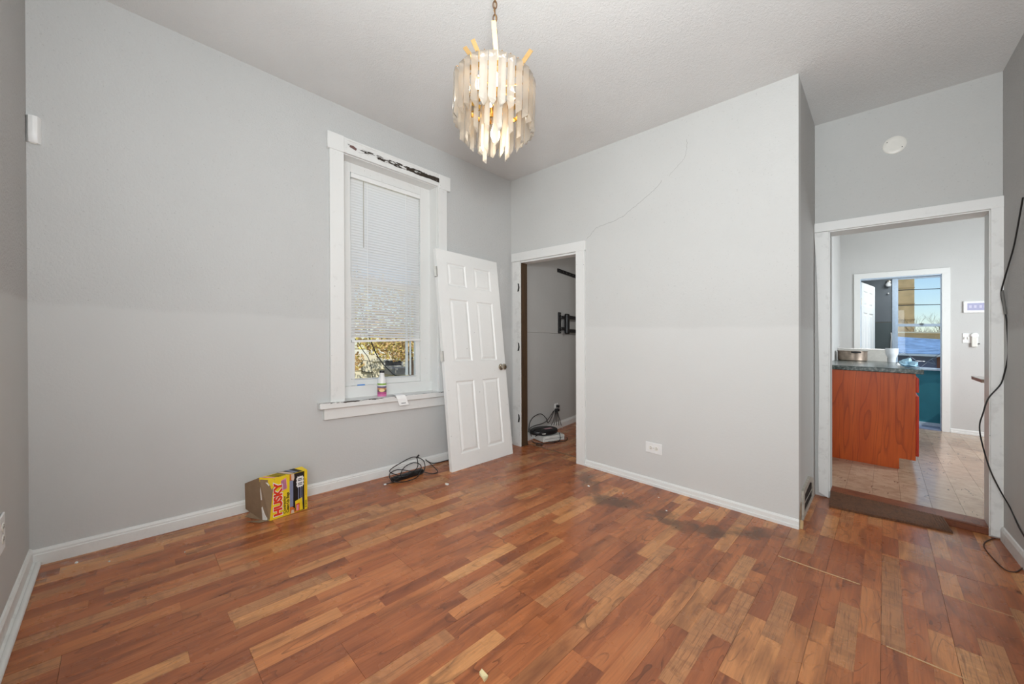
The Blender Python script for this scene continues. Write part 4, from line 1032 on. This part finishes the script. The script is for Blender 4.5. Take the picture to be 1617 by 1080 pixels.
part(MB().box(2.60, 2.70, 3.75, 3.80, 1.075, 1.098), 'handle', 'black', pn, .008)
cp = thing('white_tumbler', (2.985, 3.95, .968), 'white flared plastic tumbler at the end of worktop', 'cup')
part(MB().lathe([(.034, 0), (.037, .006), (.036, .05), (.050, .085), (.060, .115), (.061, .165), (.063, .180), (.058, .180), (.052, .12), (.0, .10)], (2.985, 3.95, .969), seg=28), 'body', 'cup', cp, 0, smooth=True)
# crumpled plastic and shreds
random.seed(21)
m = MB(); c = Vector((3.085, 2.35, 1.0)); seg, rg_ = 16, 9
V = []
for i in range(rg_):
    ph = math.pi*i/(rg_-1)
    for k in range(seg):
        a = 2*math.pi*k/seg; r_ = 1+random.uniform(-.28, .28)
        V.append((c.x+.065*math.sin(ph)*math.cos(a)*r_, c.y+.09*math.sin(ph)*math.sin(a)*r_, .971+max(0, .045*(1-math.cos(ph))*.8*r_*(.75+.35*math.sin(a)))))
m.add(V, [(i*seg+k, i*seg+(k+1) % seg, (i+1)*seg+(k+1) % seg, (i+1)*seg+k) for i in range(rg_-1) for k in range(seg)])
tag(m.build('crumpled_bag', M['bag']), 'crumpled pale blue plastic bag near the worktop corner', 'bag')
for (x, y_, s_, lb_) in ((3.05, 2.62, .026, 'white foam scrap just behind the blue bag'), (3.02, 2.95, .022, 'white foam scrap midway between blue bag and tumbler'), (3.06, 3.3, .028, 'white foam scrap second from the tumbler'), (3.08, 3.62, .024, 'white foam scrap right beside the white tumbler')):
    m = MB()
    m.add([(x+s_*math.cos(2*math.pi*k/6)*random.uniform(.7, 1.2), y_+s_*math.sin(2*math.pi*k/6), .9685) for k in range(6)]+[(x+random.uniform(-.004, .004), y_, .9685+s_*random.uniform(.7, 1.4))], [(5, 4, 3, 2, 1, 0)]+[(k, (k+1) % 6, 6) for k in range(6)])
    tag(m.build('foam_crumb', M['shred']), lb_, 'scrap', 'white scraps on the worktop')

# alarm panel, switch, plug-in device
ap = thing('alarm_panel', (3.77, GY, 1.71), 'white wall touch panel with lit screen right of the porch door', 'panel')
part(MB().box(3.657, 3.89, GY-.022, GY, 1.638, 1.788), 'case', 'plastic', ap, .006)
sc = part(MB().box(3.69, 3.86, GY-.0235, GY-.022, 1.668, 1.762), 'screen', 'screen', ap, 0)
for x in (3.705, 3.745, 3.79, 3.825): part(MB().box(x, x+.022, GY-.0243, GY-.0236, 1.70, 1.735), 'icon', 'screen2', sc, 0)
sw = thing('light_switch', (3.71, GY, 1.31), 'white light switch plate below the touch panel', 'switch')
part(MB().box(3.650, 3.782, GY-.007, GY, 1.245, 1.372), 'plate', 'plastic', sw, .003)
for x in (3.668, 3.698): part(MB().box(x-.005, x+.005, GY-.018, GY-.006, 1.295, 1.322), 'toggle', 'ivory', sw, .001)
nl = thing('plug_in_device', (3.75, GY-.01, 1.27), 'small white round-headed device hanging at the switch plate', 'device')
part(MB().lathe([(.034, 0), (.036, .012), (.030, .026), (.0, .030)], (3.752, GY-.008, 1.345), (0, -1, 0), 24), 'head', 'plastic', nl, 0, smooth=True)
part(MB().box(3.724, 3.775, GY-.035, GY-.008, 1.195, 1.325), 'body', 'ivory', nl, .008)
part(MB().tube([(3.775, GY-.02, 1.235), (3.795, GY-.02, 1.238)], .006, 8), 'peg', 'slot', nl, 0)
sh = thing('shelf_end', (3.9, 3.0, .83), 'brown wood shelf end with metal edge just past the right kitchen jamb', 'shelf')
part(MB().box(3.605, 3.95, 3.0, 3.6, .832, .862), 'board', plain('grey_brown_wood', srgb(126, 112, 98), .6), sh, .002)
part(MB().box(3.602, 3.95, 2.996, 3.6, .862, .868), 'edge', 'steel', sh, 0)
for x, y_ in ((3.75, 3.05), (3.75, 3.55), (3.93, 3.05), (3.93, 3.55)): part(MB().box(x-.015, x+.015, y_-.015, y_+.015, KZ, .832), 'leg', 'steel', sh, 0)

# ------------------------------------------------------------------ back porch
PY = 6.3; PF = -.1
pfl = struct(MB().box(2.1, 4.3, GY+.13, PY+.1, PF-.1, PF).build('floor_porch', M['porchfloor'], lean=False))
struct(MB().box(2.0, 2.1, GY+.13, PY+.1, PF-.1, 2.7).build('wall_porch_left', M['porchgrey']))
struct(MB().box(4.2, 4.3, GY+.13, PY+.1, PF-.1, .82).box(4.2, 4.3, GY+.13, PY+.1, 2.35, 2.7).box(4.2, 4.3, GY+.13, GY+.3, .82, 2.35).box(4.2, 4.3, PY-.1, PY+.1, .82, 2.35).build('wall_porch_right', M['porchgrey']))
w3 = struct(thing('added_window', (4.25, 5.5, .82)))  # unseen window added so sky light and sun reach the porch
w3f = part(MB().box(4.23, 4.27, 5.03, 6.22, 1.55, 1.60), 'meeting_rail', 'bluewhite', w3)
part(MB().box(4.247, 4.253, 5.03, 6.22, .82, 2.35), 'pane', 'glass', w3, 0)
struct(MB().box(2.0, 4.3, GY+.13, PY+.1, 2.6, 2.7).build('ceiling_porch', M['porchgrey']))
pb = struct(MB().box(2.0, 3.03, PY, PY+.1, 1.603, 2.7, 0).box(2.0, 3.03, PY, PY+.1, PF, 1.597, 1).box(3.80, 4.3, PY, PY+.1, PF, 2.7, 0).box(3.03, 3.80, PY, PY+.1, 2.38, 2.7, 0).box(3.03, 3.80, PY, PY+.1, PF, .82, 2).box(2.92, 4.2, PY-.02, PY, PF, .815, 2).build('wall_porch_back', [M['porchgrey'], M['porchdark'], M['teal']]))
MB().box(2.92, 4.2, PY-.04, PY-.02, PF, PF+.05).build('base_trim', M['bluewhite'], pb)
w2 = struct(thing('window_2', (3.4, PY, .83)))
part(MB().box(3.012, 3.052, PY-.02, PY+.1, .82, 2.40).box(3.78, 3.82, PY-.02, PY+.1, .82, 2.40).box(3.012, 3.82, PY-.02, PY+.1, 2.36, 2.40), 'frame', 'bluewhite', w2)
part(MB().box(3.0, 3.83, PY-.05, PY+.1, .805, .835), 'sill', 'bluewhite', w2)
def sash_y(x0, x1, z0, z1, yc, sw, bot, top, name):
    return part(MB().box(x0, x0+sw, yc-.015, yc+.015, z0, z1).box(x1-sw, x1, yc-.015, yc+.015, z0, z1).box(x0+sw, x1-sw, yc-.015, yc+.015, z0, z0+bot).box(x0+sw, x1-sw, yc-.015, yc+.015, z1-top, z1), name, 'bluewhite', w2)
us_ = sash_y(3.052, 3.78, 1.53, 2.36, PY+.06, .035, .04, .03, 'upper_sash')
part(MB().box(3.087, 3.745, PY+.058, PY+.062, 1.57, 2.33), 'pane', 'glass', us_, 0)
ls = sash_y(3.052, 3.78, .835, 1.57, PY+.025, .03, .012, .045, 'lower_sash')
# broken pane: the glass that is left, and cracks
gy = PY+.023
part(MB().sheet([(3.082, gy, .847), (3.082, gy, 1.525), (3.75, gy, 1.525), (3.75, gy, 1.03), (3.60, gy, 1.10), (3.47, gy, .99), (3.53, gy, .915), (3.45, gy, .845), (3.40, gy, .93), (3.30, gy, .95), (3.22, gy, .847)], (0, .003, 0)), 'broken_pane', 'glass', ls, 0)
def crk(pts): 
    m = MB().tube([(x, gy-.001, z) for x, z in pts], .0035, 5); part(m, 'glass_edge', 'shard', ls, 0)
crk([(3.12, 1.12), (3.22, 1.03), (3.30, .95), (3.42, .945)]); crk([(3.36, .86), (3.45, .97), (3.60, 1.12), (3.68, 1.17)]); crk([(3.42, .945), (3.52, .905), (3.47, .99), (3.60, 1.06)]); crk([(3.30, .95), (3.24, .85)])
part(MB().lathe([(.02, 0), (.03, .012), (.0, .02)], (3.36, PY+.01, 1.56), (0, 0, 1), 12), 'sash_lock', 'nickel', w2, 0)
pl_ = thing('porch_lamp', (2.97, PY, 2.24), 'small white lamp high beside the porch window frame', 'lamp')
part(MB().lathe([(.03, 0), (.03, .02), (.012, .025), (.012, .04)], (2.965, PY, 2.29), (0, -1, 0), 14), 'base', 'nickel', pl_, 0)
part(MB().lathe([(.001, 0), (.03, .012), (.038, .04), (.025, .075), (.012, .09)], (2.965, PY-.05, 2.20), (0, 0, 1), 16), 'shade', 'plastic', pl_, 0, smooth=True)
part(MB().lathe([(.001, 0), (.012, .008), (.012, .025), (.001, .03)], (2.965, PY-.03, 2.08), (0, 0, 1), 12), 'pull', 'plastic', pl_, 0, smooth=True)
dc = thing('door_chain', (3.0, PY-.03, 1.25), 'white cord hanging beside the porch window frame', 'cord')
part(MB().tube([(3.0, PY-.01, 1.42), (3.005, PY-.025, 1.34), (3.0, PY-.025, 1.25), (2.998, PY-.02, 1.12)], .008, 7), 'cord', 'plastic', dc, 0, smooth=True)

# ------------------------------------------------------------------ outdoors behind the porch
def out(o): return o
struct(MB().box(-60, 60, -60, 90, -1.3, -1.2).build('ground', M['ground'], lean=False))
tb = thing('tan_brick_building', (1.0, 24.5, -1.2), 'tall tan brick building seen through the porch window', 'building')
part(MB().box(-4, 4.0, 24.8, 32, -1.2, 9), 'wall', 'tanbrick', tb, 0)
for z in range(12): part(MB().box(-4.02, 4.015, 24.785, 24.8, -.6+z*.8, -.56+z*.8), 'brick_course', plain('pale_mortar_band', srgb(190, 162, 118), .9), tb, 0)
lb = thing('low_tan_building', (6, 18.5, -1.2), 'low tan building behind the blue roofed garage', 'building')
part(MB().box(1.5, 12, 18, 20, -1.2, 1.74), 'wall', 'tanbrick', lb, 0)
part(MB().box(1.4, 12.1, 17.95, 20.1, 1.74, 1.80), 'parapet', 'cream', lb, 0)
gr = thing('garage', (4, 11, -1.2), 'garage with blue grey shingle roof outside the porch window', 'building')
part(MB().box(1.0, 8.0, 10.4, 13.8, -1.2, 1.02), 'wall', 'garage', gr, 0)
m = MB()
for k in range(9):
    a0, a1 = k/9, (k+1)/9
    def rf(a, x): return (x, 10.15+1.95*a, 1.0+.62*a)
    lx0, rx0 = .8, 8.2
    m.hexa([rf(a0, lx0), rf(a0, rx0), rf(a1, rx0-.2), rf(a1, lx0)]+[(p[0], p[1], p[2]+.035+(0 if i < 2 else -.02)) for i, p in enumerate([rf(a0, lx0), rf(a0, rx0), rf(a1, rx0-.2), rf(a1, lx0)])])
# right-hand hip: the ridge falls to the right
roof = MB()
courses = 10
for k in range(courses):
    a0, a1 = k/courses, (k+1)/courses
    L0 = (0.8, 10.15+2.0*a0, 1.03+.60*a0); L1 = (0.8, 10.15+2.0*a1, 1.03+.60*a1)
    R0 = (8-6.3*0-0, 10.15+.4*a0, 1.03+.05*a0); R1 = (8, 10.15+.4*a1, 1.03+.05*a1)
    roof.hexa([L0, R0, R1, L1, (L0[0], L0[1], L0[2]+.024), (R0[0], R0[1], R0[2]+.024), (R1[0], R1[1], R1[2]+.018), (L1[0], L1[1], L1[2]+.018)])
part(roof, 'roof', 'shingle', gr, 0)
part(MB().box(.8, 8.2, 10.12, 10.16, .985, 1.035), 'fascia', 'bluewhite', gr, 0)
part(MB().box(3.38, 3.76, 10.385, 10.4, -1.2, .86), 'door', 'garage', gr, .005)
part(MB().box(3.80, 5.2, 10.39, 10.4, -1.2, .98), 'brick_panel', 'brownbrick', gr, 0)
for z in (2.50, 2.97):
    tag(MB().tube([(-3, 14, z+.10), (3, 14, z), (8, 14, z-.06)], .012, 6).build('overhead_wire', M['cord']), 'dark overhead wire crossing the sky, '+('lower' if z < 2.7 else 'upper')+' of the two', 'wire')
tr = thing('bare_tree', (4.3, 22.6, -1.2), 'bare winter tree beyond the garage seen through porch window', 'tree')
random.seed(5)
m = MB()
def branch(p, d, l, r, n):
    q = p+d*l; m.tube([p, p.lerp(q, .5)+Vector((random.uniform(-.05, .05)*l, random.uniform(-.05, .05)*l, 0)), q], [r, r*.8, r*.6], 5)
    if n == 0: return
    for _ in range(3):
        nd = (d+Vector((random.uniform(-.75, .75), random.uniform(-.5, .5), random.uniform(-.1, .45)))).normalized()
        branch(p+d*l*random.uniform(.65, 1), nd, l*random.uniform(.55, .8), r*.55, n-1)
branch(Vector((4.35, 22.6, -1.2)), Vector((0, 0, 1)), 1.62, .05, 6)
branch(Vector((5.5, 22.9, -1.2)), Vector((0.1, 0, 1)).normalized(), 1.55, .05, 6)
m.build('branches', M['bark'], tr)

# ------------------------------------------------------------------ outdoors beyond window_1
nb = thing('neighbour_shed', (-5.5, 1.0, -1.2), 'cream sided shed with dark window outside the left window', 'building')
part(MB().box(-7.5, -5.0, -1.2, 3.6, -1.2, .72), 'wall', 'cream', nb, 0)
for k in range(11): part(MB().box(-5.0, -4.985, -1.2, 3.6, -1.15+k*.17, -1.135+k*.17), 'siding_board', plain('cream_siding_edge', srgb(210, 198, 160), .8), nb, 0)
wf = part(MB().box(-5.0, -4.97, 1.06, 1.52, .44, .60), 'window', 'whitemetal', nb, 0)
part(MB().box(-4.975, -4.962, 1.09, 1.49, .465, .578), 'pane', 'nightglass', wf, 0)
part(MB().box(-5.0, -4.70, 1.08, 1.55, .28, .43), 'window_box', 'greypanel', nb, .01)
part(MB().sheet([(-4.98, .56, .36), (-4.98, .80, .32), (-4.98, .80, .57), (-4.98, .56, .61)], (.03, 0, 0)), 'panel_frame', 'slot', nb, 0)
part(MB().sheet([(-4.945, .572, .372), (-4.945, .788, .336), (-4.945, .788, .56), (-4.945, .572, .597)], (.006, 0, 0)), 'panel', 'cream', nb, 0)
def leafy(name, c, rx, ry, rz, n, size, mats, label, trunk):
    t = thing(name, (c[0], c[1], -1.2), label, 'tree')
    m = MB()
    for _ in range(n):
        while True:
            u = Vector((random.uniform(-1, 1), random.uniform(-1, 1), random.uniform(-1, 1)))
            if u.length < 1: break
        p = Vector(c)+Vector((u.x*rx, u.y*ry, u.z*rz))
        a = Vector((random.gauss(0, 1), random.gauss(0, 1), random.gauss(0, 1))).normalized(); b_ = a.orthogonal().normalized()
        s = size*random.uniform(.6, 1.3)
        m.add([p-a*s, p+b_*s*.55, p+a*s, p-b_*s*.55], [(0, 1, 2, 3)], random.randrange(len(mats)))
    tag(m.build('foliage', [M[x] for x in mats], t, recalc=False), kind='stuff')
    part(MB().tube([(c[0], c[1], -1.2), (c[0]+.05, c[1]+.03, c[2]*.4-.4), (c[0], c[1], c[2])], [.10, .08, .04], 7), 'trunk', 'bark', t, 0, smooth=True)
leafy('yellow_shrub', (-4.2, 1.25, .95), .45, 1.0, .36, 2800, .033, ['leaf', 'leaf', 'leaf2', 'leaf2'], 'yellow autumn shrub hanging over the shed outside the left window', None)
leafy('golden_tree', (-8.6, 1.8, 1.6), 1.0, 3.2, 1.5, 2600, .09, ['leaf', 'leaf', 'leaf2'], 'golden autumn tree behind the shed', None)
leafy('brown_shrub', (-4.4, -.2, .62), .4, .55, .3, 900, .033, ['leaf', 'leaf2', 'leaf2'], 'brown and gold shrub left of the cream panel outside', None)
for i, q in enumerate(([(-.29, -1.60, 2.9), (-.5, -1.48, 1.8), (-.6, -1.38, 1.30), (-.6, -1.30, 1.07), (-.6, -1.22, .91), (-.6, -1.08, .76), (-.6, -.9, .60), (-.6, -.75, -.4), (-.6, -.72, -1.21)], [(-.29, -1.72, 2.9), (-.5, -1.6, 1.8), (-.6, -1.52, 1.25), (-.6, -1.40, 1.02), (-.6, -1.33, .92), (-.6, -1.295, .77), (-.6, -1.28, .4), (-.6, -1.28, -.5), (-.6, -1.28, -1.21)])):
    tag(MB().tube(smooth_path(q, 6), .005 if i == 0 else .0035, 6).build('outside_cable', M['cord']), ('thick slanting' if i == 0 else 'thin curved')+' black cable hanging outside the left window', 'cable')
